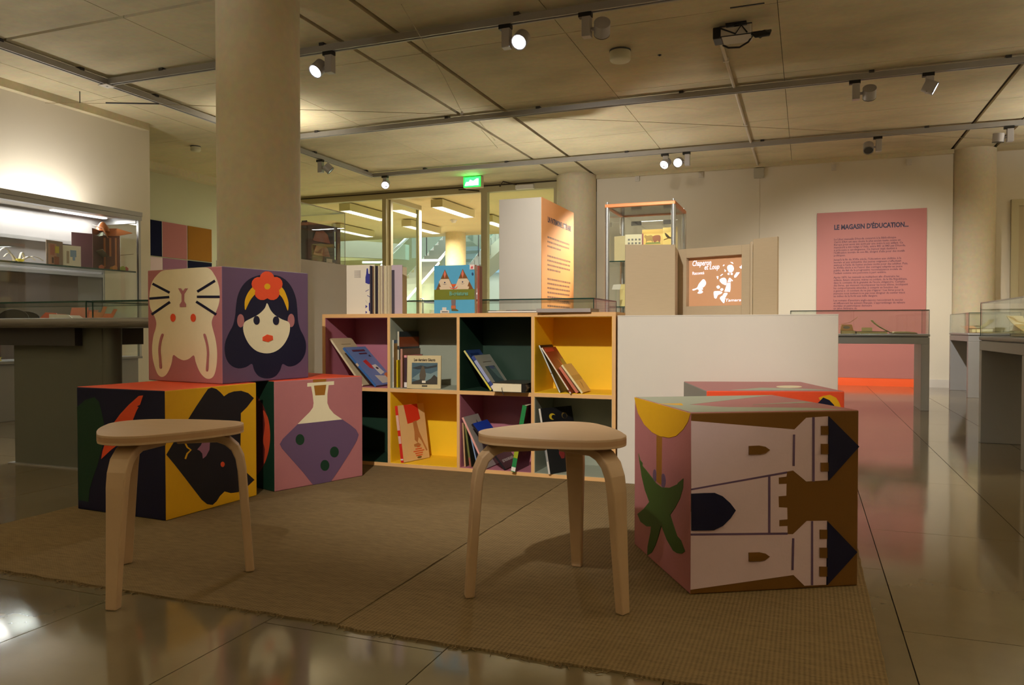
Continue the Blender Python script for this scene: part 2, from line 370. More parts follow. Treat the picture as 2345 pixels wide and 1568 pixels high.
  ('painted_flask_rim','cream',[(0.353,0.965),(0.656,0.967),(0.655,0.932),(0.353,0.931)],0),
  ('painted_cork','ochre',[(0.426,0.937),(0.565,0.938),(0.547,0.840),(0.440,0.844)],0),
  ('painted_cork','ochre',[(0.416,0.968),(0.416,0.995),(0.565,0.994),(0.565,0.970)],0),
  ('painted_liquid','purple',[(0.247,0.591),(0.750,0.589),(0.852,0.522),(0.917,0.472),(0.949,0.419),(0.927,0.364),(0.838,0.251),(0.730,0.125),(0.613,0.002),(0.410,0.002),(0.304,0.132),(0.171,0.282),(0.079,0.384),(0.057,0.427),(0.089,0.472),(0.165,0.529)],0),
  ('painted_dot','dgreen',[(0.317,0.439),(0.313,0.420),(0.303,0.404),(0.287,0.395),(0.268,0.393),(0.250,0.399),(0.234,0.412),(0.224,0.430),(0.221,0.449),(0.225,0.469),(0.235,0.484),(0.251,0.494),(0.269,0.496),(0.288,0.490),(0.303,0.477),(0.314,0.459)],0),
  ('painted_dot','dgreen',[(0.706,0.276),(0.702,0.256),(0.691,0.240),(0.673,0.230),(0.653,0.229),(0.634,0.235),(0.617,0.249),(0.606,0.268),(0.602,0.288),(0.606,0.308),(0.618,0.324),(0.635,0.334),(0.655,0.335),(0.675,0.329),(0.691,0.316),(0.703,0.297)],0),
  ('painted_dot','dgreen',[(0.595,0.161),(0.590,0.141),(0.579,0.125),(0.562,0.116),(0.543,0.115),(0.523,0.121),(0.507,0.135),(0.496,0.153),(0.493,0.174),(0.497,0.194),(0.508,0.209),(0.524,0.219),(0.544,0.220),(0.563,0.214),(0.580,0.200),(0.591,0.181)],0),
 ],
 'castle': [
  ('painted_castle','palepink',[(0.002,0.957),(0.608,0.898),(0.678,0.962),(0.810,0.968),(0.811,0.607),(0.681,0.604),(0.601,0.668),(0.004,0.583)],0),
  ('painted_castle','palepink',[(0.004,0.576),(0.564,0.652),(0.561,0.635),(0.515,0.631),(0.516,0.594),(0.562,0.594),(0.561,0.528),(0.515,0.526),(0.517,0.464),(0.567,0.460),(0.569,0.395),(0.520,0.393),(0.520,0.357),(0.569,0.357),(0.570,0.321),(0.002,0.338)],0),
  ('painted_castle','palepink',[(0.002,0.326),(0.603,0.310),(0.685,0.381),(0.808,0.378),(0.806,0.015),(0.674,0.016),(0.607,0.080),(0.002,0.028)],0),
  ('painted_line','purple',[(0.005,0.576),(0.565,0.654),(0.563,0.664),(0.003,0.585)],0),
  ('painted_line','purple',[(0.002,0.327),(0.570,0.309),(0.570,0.320),(0.002,0.338)],0),
  ('painted_line','purple',[(0.452,0.640),(0.454,0.324),(0.467,0.323),(0.465,0.640)],0),
  ('painted_line','purple',[(0.714,0.965),(0.716,0.603),(0.730,0.602),(0.727,0.964)],0),
  ('painted_line','purple',[(0.599,0.870),(0.598,0.694),(0.609,0.693),(0.610,0.870)],0),
  ('painted_line','purple',[(0.711,0.380),(0.713,0.019),(0.725,0.018),(0.722,0.380)],0),
  ('painted_line','purple',[(0.597,0.288),(0.595,0.110),(0.606,0.109),(0.609,0.287)],0),
  ('painted_crenel','brown',[(0.766,0.914),(0.810,0.914),(0.811,0.865),(0.767,0.865)],0),
  ('painted_crenel','brown',[(0.766,0.814),(0.810,0.813),(0.811,0.755),(0.767,0.756)],0),
  ('painted_crenel','brown',[(0.766,0.708),(0.811,0.707),(0.812,0.658),(0.767,0.659)],0),
  ('painted_crenel','brown',[(0.762,0.330),(0.807,0.328),(0.808,0.276),(0.763,0.278)],0),
  ('painted_crenel','brown',[(0.762,0.228),(0.808,0.226),(0.809,0.168),(0.763,0.171)],0),
  ('painted_crenel','brown',[(0.762,0.121),(0.809,0.118),(0.810,0.063),(0.763,0.066)],0),
  ('painted_window','brown',[(0.336,0.812),(0.397,0.813),(0.433,0.806),(0.459,0.788),(0.434,0.770),(0.402,0.764),(0.336,0.764)],0),
  ('painted_window','brown',[(0.338,0.219),(0.402,0.218),(0.438,0.209),(0.462,0.192),(0.434,0.173),(0.403,0.169),(0.339,0.170)],0),
  ('painted_roof','navy',[(0.811,0.968),(0.997,0.794),(0.813,0.607)],0),
  ('painted_roof','navy',[(0.808,0.376),(0.990,0.194),(0.808,0.015)],0),
  ('painted_gate','navy',[(0.002,0.558),(0.077,0.559),(0.138,0.558),(0.182,0.539),(0.227,0.499),(0.259,0.458),(0.228,0.415),(0.184,0.375),(0.132,0.353),(0.004,0.356)],0),
 ],
 'palm': [
  ('painted_fruit','purple',[(0.447,0.549),(0.445,0.533),(0.438,0.518),(0.427,0.507),(0.414,0.501),(0.401,0.502),(0.389,0.509),(0.381,0.521),(0.378,0.537),(0.380,0.554),(0.387,0.569),(0.398,0.580),(0.411,0.585),(0.425,0.584),(0.436,0.577),(0.444,0.565)],0),
  ('painted_fruit','purple',[(0.611,0.552),(0.608,0.535),(0.599,0.519),(0.586,0.507),(0.569,0.500),(0.552,0.500),(0.538,0.507),(0.528,0.520),(0.524,0.536),(0.527,0.553),(0.536,0.569),(0.550,0.581),(0.566,0.587),(0.583,0.587),(0.597,0.580),(0.607,0.567)],0),
  ('painted_stem','ochre',[(0.447,0.806),(0.545,0.814),(0.539,0.511),(0.448,0.517)],0),
  ('painted_pot','yellow',[(0.002,0.998),(0.998,0.998),(0.962,0.947),(0.893,0.897),(0.785,0.845),(0.671,0.818),(0.509,0.805),(0.365,0.810),(0.212,0.839),(0.081,0.899),(0.029,0.955)],0),
  ('painted_leaves','olive',[(0.092,0.631),(0.126,0.596),(0.174,0.584),(0.175,0.565),(0.254,0.549),(0.449,0.503),(0.547,0.499),(0.680,0.524),(0.806,0.570),(0.818,0.581),(0.897,0.621),(0.891,0.565),(0.845,0.496),(0.773,0.429),(0.691,0.367),(0.738,0.325),(0.802,0.272),(0.864,0.262),(0.925,0.218),(0.878,0.191),(0.805,0.173),(0.743,0.170),(0.638,0.204),(0.541,0.265),(0.488,0.184),(0.434,0.114),(0.363,0.049),(0.280,0.007),(0.287,0.066),(0.344,0.176),(0.351,0.211),(0.267,0.190),(0.141,0.189),(0.075,0.224),(0.201,0.286),(0.316,0.359),(0.228,0.418),(0.162,0.494)],0),
 ],
 'top1': [
  ('painted_band','sage',[(0.006,0.975),(0.989,0.989),(0.167,0.441),(0.311,0.270),(0.778,0.155),(0.928,0.025),(0.015,0.032)],0),
  ('painted_triangle','yellow',[(0.002,0.510),(0.145,0.514),(0.107,0.388)],0),
  ('painted_wedge','sage',[(0.545,0.379),(0.946,0.507),(0.976,0.452)],0),
 ],
 'top5': [
  ('painted_disc','cream',[(0.827,0.420),(0.805,0.373),(0.771,0.333),(0.730,0.306),(0.690,0.297),(0.655,0.306),(0.630,0.333),(0.620,0.373),(0.625,0.420),(0.647,0.468),(0.680,0.510),(0.722,0.538),(0.764,0.547),(0.800,0.538),(0.825,0.510),(0.834,0.468)],0),
  ('painted_wedge','sage',[(0.330,0.162),(0.480,0.297),(0.820,0.195),(0.930,0.080),(0.193,0.064)],0),
 ],
 'orb': [
  ('painted_orb','maroon',[(0.697,0.850),(0.780,0.806),(0.845,0.744),(0.891,0.666),(0.919,0.571),(0.924,0.458),(0.893,0.325),(0.834,0.229),(0.758,0.154),(0.689,0.121),(0.530,0.253),(0.470,0.466),(0.535,0.690)],1),
  ('painted_highlight','orange',[(0.824,0.727),(0.897,0.667),(0.931,0.556),(0.930,0.442),(0.893,0.325),(0.834,0.237),(0.850,0.369),(0.821,0.448),(0.852,0.598)],1),
 ],
 'wing': [
  ('painted_wing','yellow',[(0.813,0.951),(0.845,0.965),(0.895,0.974),(0.939,0.952),(0.961,0.918),(0.972,0.885),(0.978,0.806),(0.935,0.773)],0),
  ('painted_wing_core','navy',[(0.758,0.878),(0.813,0.918),(0.846,0.954),(0.890,0.935),(0.925,0.898),(0.934,0.806),(0.880,0.806)],0),
 ],
}
# ------------------------------------------------------------------ palette
PAL = {'cream': (226, 214, 180), 'navy': (20, 20, 48), 'pink': (170, 108, 110), 'orange': (226, 80, 44), 'yellow': (222, 168, 26),
       'dgreen': (24, 54, 36), 'black': (24, 22, 32), 'mauve': (146, 98, 124), 'ochre': (152, 100, 34), 'purple': (100, 76, 104),
       'palepink': (210, 184, 190), 'brown': (112, 74, 26), 'olive': (56, 84, 34), 'sage': (158, 164, 146), 'maroon': (110, 38, 34),
       'red': (214, 50, 36), 'white': (232, 228, 218), 'grey': (140, 138, 130), 'sky': (86, 160, 196), 'blue': (40, 70, 160), 'tan': (196, 160, 112)}
def paint(c, rough=0.5, spec=0.28): return mat('paint_%s_%d' % (c, spec*100), PAL[c], rough, noise=0.04, nscale=30, bump=0.05, bscale=140, spec=spec)

CEIL = 2.93
M_CEIL = concrete('ceiling_concrete', (204, 189, 152), 0.26, 1.2)
M_COL = concrete('column_concrete', (204, 190, 160), 0.12, 1.4)
M_DARK = mat('joint_dark', (58, 44, 26), 0.9)
M_WALL = mat('white_wall_paint', (214, 204, 184), 0.75, noise=0.03, nscale=1.5, bump=0.04, bscale=90)
M_WALL2 = mat('grey_green_wall_paint', (186, 182, 156), 0.8, noise=0.03, nscale=1.5)
M_TILE = stone_tile('polished_stone', (116, 103, 78))
M_GROUT = mat('grout', (70, 58, 40), 0.8)
M_TRACK = mat('track_grey', (160, 156, 150), 0.45, 0.15)
M_ALU = mat('brushed_aluminium', (170, 170, 168), 0.35, 0.85)
M_GREY = mat('grey_metal_paint', (142, 140, 138), 0.42, 0.15, noise=0.03)
M_DGREY = mat('dark_grey_paint', (58, 54, 52), 0.5)
M_BLACK = mat('black_plastic', (18, 16, 16), 0.45)
M_WHITE = mat('white_satin', (206, 198, 186), 0.5, noise=0.02)
M_BEIGE = mat('beige_metal', (176, 164, 128), 0.5)
M_GLASS = glass('clear_glass')
M_GLASS_T = glass('partition_glass', (0.90, 0.95, 0.90), 0.8)
M_ACRYL = mat('acrylic_edge', (206, 202, 182), 0.3)
M_EDGE = mat('glass_edge', (30, 62, 54), 0.15)

# ------------------------------------------------------------------ floor
fl = struct('floor', bx(-14, 5, -5.5, 30, -0.2, -0.005), M_GROUT, 'polished beige stone floor laid in long staggered tiles')
TW, TL_ = 0.4945, 1.02
tile_mb = bx(0.0015, TW-0.0015, 0.0015, TL_-0.0015, -0.005, 0.0)
tile_me = tile_mb.mesh('tile'); tile_me.materials.append(M_TILE)
cells = []
for i in range(-14, 7):
    x0 = 0.221 + (i)*TW
    off = 2.075 if i % 2 == 0 else 2.585
    for j in range(-2, 9):
        y0 = off + j*TL_
        if y0 + TL_ > 10.86 or y0 < 0.2: continue
        cells.append((x0, y0))
cells.sort(key=lambda c: c[1] - 0.35*c[0])
for x0, y0 in cells[:290]:
    o = D.objects.new('tile', tile_me); COL.objects.link(o); o.location = (x0, y0, 0); o.parent = fl
rest = MB()
done = set((round(a, 3), round(b, 3)) for a, b in cells[:290])
for i in range(-28, 10):
    x0 = 0.221 + i*TW
    off = 2.075 if i % 2 == 0 else 2.585
    for j in range(-8, 18):
        y0 = off + j*TL_
        if (round(x0, 3), round(y0, 3)) in done: continue
        rest.box(x0+0.0015, x0+TW-0.0015, y0+0.0015, y0+TL_-0.0015, -0.005, 0.0)
o = obj('far_tiles', rest, M_TILE, fl); o['kind'] = 'stuff'

# ------------------------------------------------------------------ ceiling
ce = struct('ceiling', bx(-9, 5, -5.5, 11.36, CEIL+0.03, CEIL+0.25), M_DARK, 'stained raw concrete ceiling with dark grooves between cast panels')
gx = [(-9.0, 0), (-6.24, .003), (-4.53, .003), (-3.34, .021), (-2.86, .021), (-1.69, .003), (-0.2, .002), (1.65, .021), (2.11, .021), (5.0, 0)]
gy = [(-5.5, 0), (-2.9, .004), (-0.1, .004), (2.7, .004), (4.13, .018), (5.53, .0035), (7.06, .003), (8.6, .0025), (10.15, .0025), (11.35, 0)]
for (xa, wa), (xb, wb) in zip(gx, gx[1:]):
    for (ya, va), (yb, vb) in zip(gy, gy[1:]):
        obj('ceiling_panel', bx(xa+wa, xb-wb, ya+va, yb-vb, CEIL, CEIL+0.04), M_CEIL, ce)

# ------------------------------------------------------------------ walls
struct('wall_back', bx(-2.84, 1.67, 10.84, 11.05, 0, CEIL), M_WALL, 'white exhibition wall behind the pink text panel')
struct('wall_back_right', bx(1.95, 4.6, 11.12, 11.3, 0, CEIL), M_WALL, 'white wall beyond the right concrete column')
struct('wall_left', bx(-6.9, -6.67, 0.0, 6.43, 0, CEIL-0.02), M_WALL, 'white wall behind the tall glass showcase')
struct('wall_far_left', bx(-8.5, -8.2, 0.0, 10.84, 0, CEIL), M_WALL2, 'dim wall carrying the coloured squares')
struct('wall_right', bx(4.5, 4.7, -5.5, 11.3, 0, CEIL), M_WALL)
struct('wall_rear', bx(-9, 4.7, -5.5, -5.3, 0, CEIL), M_WALL)
struct('wall_left_rear', bx(-9, -8.2, -5.5, 0.0, 0, CEIL), M_WALL)
struct('trim_1', bx(-6.72, -6.6, 0.0, 6.36, CEIL-0.075, CEIL-0.0), M_CEIL, 'concrete lip along the top of the left wall')
struct('trim_2', bx(-8.2, -8.05, 3.0, 10.7, CEIL-0.10, CEIL), M_COL, 'concrete lip along the far left wall')
struct('trim_3', bx(-2.84, 1.67, 10.78, 10.84, CEIL-0.05, CEIL), M_CEIL, 'shadow joint above the white back wall')
struct('baseboard_back', bx(1.386, 1.67, 10.82, 10.84, 0, 0.10), M_WHITE, 'white baseboard right of the pink panel')
struct('baseboard_back_left', bx(-2.84, 0.11, 10.82, 10.84, 0, 0.10), M_WHITE)
for cx_, cz_ in ((-2.25, 2.86), (-1.37, 2.85), (0.31, 2.83), (1.18, 2.83)):
    o = thing('rail_clip', 'small white clip on the rail of the back wall', 'clip', (cx_, 10.84, cz_), 0, 'clips along the top of the back wall')
    obj('clip_body', bx(-0.03, 0.03, -0.03, 0, -0.05, 0.02), M_WHITE, o)
    obj('clip_hook', bx(-0.012, 0.012, -0.045, -0.03, -0.03, 0.0), M_WHITE, o)

def column(x, y, r, label):
    c = struct('column', MB().lathe([(r, 0), (r, CEIL)], (x, y, 0), 64), M_COL, label); return c
column(-3.165, 3.9, 0.247, 'thick round concrete column behind the stacked painted cubes')
column(-3.12, 10.75, 0.285, 'round concrete column beside the glass entrance')
column(1.90, 10.98, 0.255, 'round concrete column right of the white back wall')

# door in the far right wall
dr = struct('door_2', bx(2.42, 3.3, 11.09, 11.12, 0, 2.24), mat('beige_door', (168, 152, 118), 0.5), 'beige door in the far right wall')
obj('door_frame', bx(2.34, 2.42, 11.07, 11.12, 0, 2.32), M_BEIGE, dr)
obj('door_frame', bx(2.42, 3.38, 11.07, 11.12, 2.24, 2.32), M_BEIGE, dr)
obj('door_handle', MB().cyl((2.5, 11.05, 1.05), (2.62, 11.05, 1.05), 0.012), M_ALU, dr)

# ------------------------------------------------------------------ glass partition with the open door
wn = struct('window_1', bx(-8.2, -3.42, 10.80, 10.90, 2.80, CEIL), M_BEIGE, 'glazed partition with pale metal frame towards the hall')
for xa, xb in ((-8.2, -8.12), (-6.36, -6.29), (-4.64, -4.54), (-3.48, -3.42)):
    obj('mullion', bx(xa, xb, 10.80, 10.90, 0, 2.80), M_BEIGE, wn)
obj('header_seal', bx(-8.2, -3.42, 10.785, 10.80, 2.885, 2.90), M_DARK, wn)
obj('bottom_rail', bx(-8.12, -6.36, 10.81, 10.89, 0, 0.10), M_BEIGE, wn)
obj('bottom_rail', bx(-4.54, -3.48, 10.81, 10.89, 0, 0.10), M_BEIGE, wn)
obj('pane', bx(-8.12, -6.36, 10.845, 10.853, 0.10, 2.80), M_GLASS_T, wn)
obj('pane', bx(-4.54, -3.48, 10.845, 10.853, 0.10, 2.80), M_GLASS_T, wn)
obj('door_closer', bx(-4.06, -3.78, 10.74, 10.80, 2.80, 2.86), M_WHITE, wn)
obj('closer_arm', MB().tube([(-4.05, 10.76, 2.87), (-4.2, 10.6, 2.9), (-4.32, 10.78, 2.87)], 0.01), M_DARK, wn)
obj('closer_arm', MB().tube([(-5.0, 10.78, 2.86), (-4.85, 10.62, 2.83), (-4.66, 10.78, 2.82)], 0.01), M_DARK, wn)
dl = thing('glass_door', 'tall glazed door leaf standing open towards the hall', 'door', (-6.29, 10.9, 0))
dl['kind'] = 'structure'; dl.name = 'door_1'
del dl['category']
Ld = 1.06
obj('stile', bx(-0.03, 0.03, 0.0, 0.07, 0.02, 2.86), M_BEIGE, dl)
obj('stile', bx(-0.03, 0.03, Ld-0.09, Ld, 0.02, 2.86), M_BEIGE, dl)
obj('rail', bx(-0.028, 0.028, 0.07, Ld-0.09, 2.78, 2.86), M_BEIGE, dl)
obj('rail', bx(-0.028, 0.028, 0.07, Ld-0.09, 0.02, 0.12), M_BEIGE, dl)
obj('pane', bx(-0.004, 0.004, 0.07, Ld-0.09, 0.12, 2.78), M_GLASS_T, dl)
for hz in (0.4, 1.4, 2.45): obj('hinge', MB().cyl((-0.03, -0.02, hz), (-0.03, -0.02, hz+0.16), 0.014, n=10), M_BLACK, dl)
obj('door_handle', MB().tube([(0.03, Ld-0.05, 0.95), (0.08, Ld-0.05, 0.95), (0.08, Ld-0.05, 1.25), (0.03, Ld-0.05, 1.25)], 0.012), M_ALU, dl)

# ------------------------------------------------------------------ the hall behind the glass
M_HCEIL = concrete('hall_ceiling_concrete', (206, 186, 138), 0.1)
M_HWALL = mat('hall_plaster', (176, 166, 110), 0.8, noise=0.06, nscale=1.2)
M_HWHITE = mat('hall_white', (214, 216, 206), 0.7)
struct('ceiling_hall', bx(-15, 2, 11.37, 16.8, CEIL+0.02, CEIL+0.2), M_HCEIL, 'pale concrete ceiling of the hall')
struct('wall_hall_left', bx(-15.2, -15, 10.9, 28, 0, 7), M_HWALL)
struct('wall_hall_back', bx(-15, 2, 27.8, 28, 0, 7), M_HWHITE, 'bright end wall of the atrium')
struct('wall_hall_right', bx(-3.4, -3.2, 11.06, 28, 0, 7), M_HWHITE)
struct('wall_hall_olive', bx(-15, -9.75, 18.4, 18.6, 0, 2.62), M_HWALL, 'olive plaster parapet below the stair')
struct('ceiling_atrium', MB().box(-15, -13, 16.8, 28, 6.9, 7.1).box(-4, 2, 16.8, 28, 6.9, 7.1).box(-13, -4, 23.6, 28, 6.9, 7.1).box(-13, -4, 16.8, 17.4, 6.9, 7.1).box(-15, 2, 16.6, 16.8, CEIL+0.2, 7.1), M_HWHITE)
struct('column', MB().lathe([(0.235, 0), (0.235, CEIL+0.02)], (-7.62, 16.25, 0), 40), M_HCEIL, 'round pale column standing in the hall')
st = thing('staircase', 'stone staircase with glass balustrades in the hall', 'staircase', (-8.68, 13.9, 0))
st['kind'] = 'structure'; del st['category']
M_STEP = mat('stair_stone', (140, 142, 130), 0.6, noise=0.06)
for k in range(26):
    obj('step', bx(-0.72, 0.72, 0.28*k, 0.28*k+0.30, max(0, 0.165*k-0.25), 0.165*(k+1)), M_STEP, st)
sl = 0.165/0.28
M_RAIL = mat('handrail_paint', (196, 208, 222), 0.35, 0.2)
for sx in (-0.75, 0.75):
    obj('balustrade_glass', MB().add([(sx-.006, 0, 0.1), (sx+.006, 0, 0.1), (sx+.006, 7.2, 7.2*sl+0.1), (sx-.006, 7.2, 7.2*sl+0.1),
        (sx-.006, 0, 1.0), (sx+.006, 0, 1.0), (sx+.006, 7.2, 7.2*sl+1.0), (sx-.006, 7.2, 7.2*sl+1.0)],
        [(0,3,2,1),(4,5,6,7),(0,1,5,4),(1,2,6,5),(2,3,7,6),(3,0,4,7)]), glass('balustrade_glass', (0.80, 0.90, 0.86), 1.0), st)
    obj('handrail', MB().tube([(sx-0.5, 2.05, 2.05*sl+1.10), (sx, 2.1, 2.1*sl+1.06), (sx, 7.2, 7.2*sl+1.06)], 0.035), M_RAIL, st)
    obj('handrail', MB().tube([(sx, 0.0, 1.0), (sx, 2.1, 2.1*sl+1.0)], 0.03), M_RAIL, st)
    for q in (0.05, 2.1, 4.4): obj('baluster', MB().cyl((sx, q, q*sl), (sx, q, q*sl+1.0), 0.015, n=8), M_DGREY, st)
st2 = thing('stair_flight', 'white upper stair flight seen behind the hall column', 'staircase', (-7.5, 19.2, 0)); st2['kind'] = 'structure'; del st2['category']
Mr = Matrix.Rotation(math.radians(-38), 4, 'Y')
obj('stringer', MB().xbox(Matrix.Translation((-1.6, 0, 1.9)) @ Mr, 0, 2.3, 0, 1.2, -0.14, 0.14), M_HWHITE, st2)
obj('landing', bx(0.12, 3.6, 0, 1.2, 3.1, 3.4), M_HWHITE, st2)
struct('wall_hall_slope', MB().add([(-15, 18.0, 2.9), (-9.9, 18.0, 2.55), (-9.9, 18.2, 2.55), (-15, 18.2, 2.9), (-15, 18.0, 3.5), (-9.9, 18.0, 2.95), (-9.9, 18.2, 2.95), (-15, 18.2, 3.5)],
    [(0,3,2,1),(4,5,6,7),(0,1,5,4),(1,2,6,5),(2,3,7,6),(3,0,4,7)]), M_HWHITE, 'pale sloping soffit above the olive parapet')
# blue louvred window high in the atrium
wl = struct('window_2', bx(-13.2, -3.4, 27.55, 27.7, 2.9, 6.8), emis('daylight_window', (150, 186, 214), 1.1), 'bluish louvred atrium window')
for k in range(12): obj('louvre', bx(-13.2, -3.4, 27.3, 27.5, 3.0+0.32*k, 3.1+0.32*k), mat('louvre_blue', (90, 120, 150), 0.5), wl)
ch = thing('wall_lamp', 'small white globe lamp glowing in the hall', 'lamp', (-6.55, 15.2, 1.05))
obj('globe', MB().lathe([(0.001, 0), (0.05, 0.02), (0.075, 0.08), (0.05, 0.14), (0.001, 0.16)], (0, 0, 0.35), 16), emis('lamp_globe', (250, 246, 230), 2.0), ch)
obj('arm', MB().tube([(0, 0, 0.51), (0, 0, 0.62), (0.06, 0, 0.7), (0.12, 0, 0.66), (0.12, 0, 0.5)], 0.012), mat('verdigris', (120, 140, 100), 0.5), ch)
obj('stem', MB().cyl((0.12, 0, -1.05), (0.12, 0, 0.5), 0.02), mat('verdigris', (120, 140, 100), 0.5), ch)
obj('post', bx(-0.1, 0.1, 0.02, 0.12, -1.05, 0.3), mat('hall_post', (150, 168, 140), 0.6), ch)

M_TUBE = emis('fluorescent_tube', (236, 242, 255), 7.0)
M_FIXT = mat('fixture_beige', (190, 176, 130), 0.5)
def fluorescent(x, y, label, power, color, z=CEIL, length=1.36, group='hall fluorescent fixtures'):
    t = thing('fluorescent_light', label, 'light', (x, y, z), 0, group)
    hl = length/2
    obj('housing', MB().box(-0.11, 0.11, -hl, hl, -0.05, 0.0).box(-0.11, -0.10, -hl, hl, -0.13, -0.05).box(0.10, 0.11, -hl, hl, -0.13, -0.05)
        .box(-0.10, 0.10, -hl, -hl+0.012, -0.13, -0.05).box(-0.10, 0.10, hl-0.012, hl, -0.13, -0.05), M_FIXT, t)
    obj('diffuser', bx(-0.099, 0.099, -hl+0.013, hl-0.013, -0.118, -0.108), M_TUBE, t)
    for k in range(int(length/0.085)):
        yy = -hl+0.05+0.085*k
        obj('louvre_blade', bx(-0.099, 0.099, yy, yy+0.005, -0.135, -0.1185), M_WHITE, t)
    l = D.lights.new('tube_light', 'AREA'); l.shape = 'RECTANGLE'; l.size = 0.19; l.size_y = length-0.05; l.energy = power; l.color = color
    lo = D.objects.new('tube_light', l); COL.objects.link(lo); lo.parent = t; lo.location = (0, 0, -0.142)
COOL = (0.95, 0.97, 1.0); HW = (1.0, 0.92, 0.72)
for i, (x, y, lb) in enumerate(((-7.6, 12.3, 'louvred fluorescent fixture just inside the left glass pane'), (-5.9, 12.5, 'louvred fluorescent fixture seen through the open doorway'),
    (-9.25, 14.5, 'far fluorescent fixture glimpsed behind the dark pop-up book'), (-7.58, 14.5, 'far fluorescent fixture seen through the open glass door leaf'),
    (-5.8, 14.5, 'far fluorescent fixture cut off by the white pillar edge'))):
    fluorescent(x, y, lb, 210, HW)
d = thing('smoke_detector', 'white smoke detector on the hall ceiling seen through the doorway', 'detector', (-6.75, 14.3, CEIL+0.02))
obj('detector_base', MB().lathe([(0.001, -0.02), (0.07, -0.02), (0.07, 0)], (0, 0, 0)), M_WHITE, d)
obj('detector_head', MB().lathe([(0.001, -0.06), (0.04, -0.06), (0.055, -0.02)], (0, 0, 0)), M_WHITE, d)
# ------------------------------------------------------------------ rugs
M_RUG1 = sisal('sisal_rug_left', (126, 105, 72), 0.35)
M_RUG2 = sisal('sisal_rug_right', (128, 107, 74), 0.6)
def rug(name, x0, x1, y0, y1, m, label, seed):
    rnd = random.Random(seed); n = 46
    pts = [(x0 + (x1-x0)*i/n, y0 + rnd.uniform(-.004, .004)) for i in range(n+1)] + [(x1 + rnd.uniform(-.002, .002), y0 + (y1-y0)*i/n) for i in range(1, n)] \
        + [(x1, y1), (x0, y1)] + [(x0 + rnd.uniform(-.002, .002), y1 - (y1-y0)*i/n) for i in range(1, n)]
    t = thing(name, label, 'rug', ((x0+x1)/2, (y0+y1)/2, 0), 0, 'sisal rugs under the reading corner')
    cx, cy = (x0+x1)/2, (y0+y1)/2
    obj('weave', MB().prism([(a-cx, b-cy) for a, b in pts], lambda u, v, w_: (u, v, w_), 0.0, 0.006), m, t)
    hem = MB()
    for k in range(60):
        a = x0 + (x1-x0)*rnd.random(); l = rnd.uniform(.008, .022)
        hem.tube([(a-cx, y0-cy+.004, .005), (a-cx+rnd.uniform(-.006, .006), y0-cy-l*.5, .004), (a-cx+rnd.uniform(-.012, .012), y0-cy-l, .002)], 0.0011, 4)
    o = obj('frayed_threads', hem, m, t); o['kind'] = 'stuff'
    return t
rug('sisal_rug', -2.80, -1.077, 1.61, 4.0, M_RUG1, 'left sisal rug beneath the stack of painted cubes', 1)
rug('sisal_rug', -1.072, 0.162, 1.60, 4.0, M_RUG2, 'right sisal rug beneath the castle cube', 2)
RZ = 0.0065

# ------------------------------------------------------------------ painted cubes
def cube(mx, my, deg, s, h, z0, cols, arts, label):
    a = math.radians(deg)
    c = Vector((mx, my, z0)) + Vector((math.cos(a), math.sin(a), 0))*s/2 + Vector((-math.sin(a), math.cos(a), 0))*s/2
    t = thing('painted_cube', label, 'cube', c, a, 'painted story cubes')
    hs = s/2
    mb = bx(-hs, hs, -hs, hs, 0, h)
    me = mb.mesh('body')
    for k in cols: me.materials.append(paint(k))
    # faces: bottom, top, front(-y), right(+x), back(+y), left(-x)
    for i, mi in enumerate((3, 2, 0, 3, 3, 1)): me.polygons[i].material_index = mi
    obj('body', me, None, t, bevel=0.004)
    fr = {'R': lambda u, v, w_: (-hs+u*s, -hs-w_, v*h), 'L': lambda u, v, w_: (-hs-w_, hs-u*s, v*h), 'T': lambda u, v, w_: (-hs+u*s, -hs+v*s, h+w_)}
    for face, key in arts.items():
        n = 0
        for name, col, pts, sm in ART[key]:
            n += 1
            p = smooth_pts(pts) if sm else pts
            obj(name, MB().prism(list(p), fr[face], -0.0006, 0.00025*n + 0.0003, back=False), paint(col), t)
    return t
cube(-2.262, 2.243, 87.0, .487, .4935, RZ, ('yellow', 'navy', 'orange', 'navy'), {'R': 'fish', 'L': 'feather'}, 'navy and yellow cube with a black animal, behind the left stool')
cube(-2.211, 2.815, 70.5, .494, .4935, RZ, ('pink', 'dgreen', 'orange', 'pink'), {'R': 'flask', 'L': 'orb'}, 'pink cube with a purple potion flask beside the bookcase')
cube(-2.290, 2.582, 80.8, .495, .495, RZ+.4945, ('purple', 'pink', 'sage', 'purple'), {'R': 'girl', 'L': 'rabbit'}, 'topmost cube showing an upside-down rabbit and a dark-haired girl')
cube(-.294, 2.131, 29.6, .498, .498, RZ, ('brown', 'pink', 'pink', 'brown'), {'R': 'castle', 'L': 'palm', 'T': 'top1'}, 'large front cube with a sideways pale castle and a palm')
cube(-.345, 2.905, 17.8, .499, .499, RZ, ('orange', 'grey', 'pink', 'orange'), {'R': 'wing', 'T': 'top5'}, 'orange cube half hidden behind the castle cube')

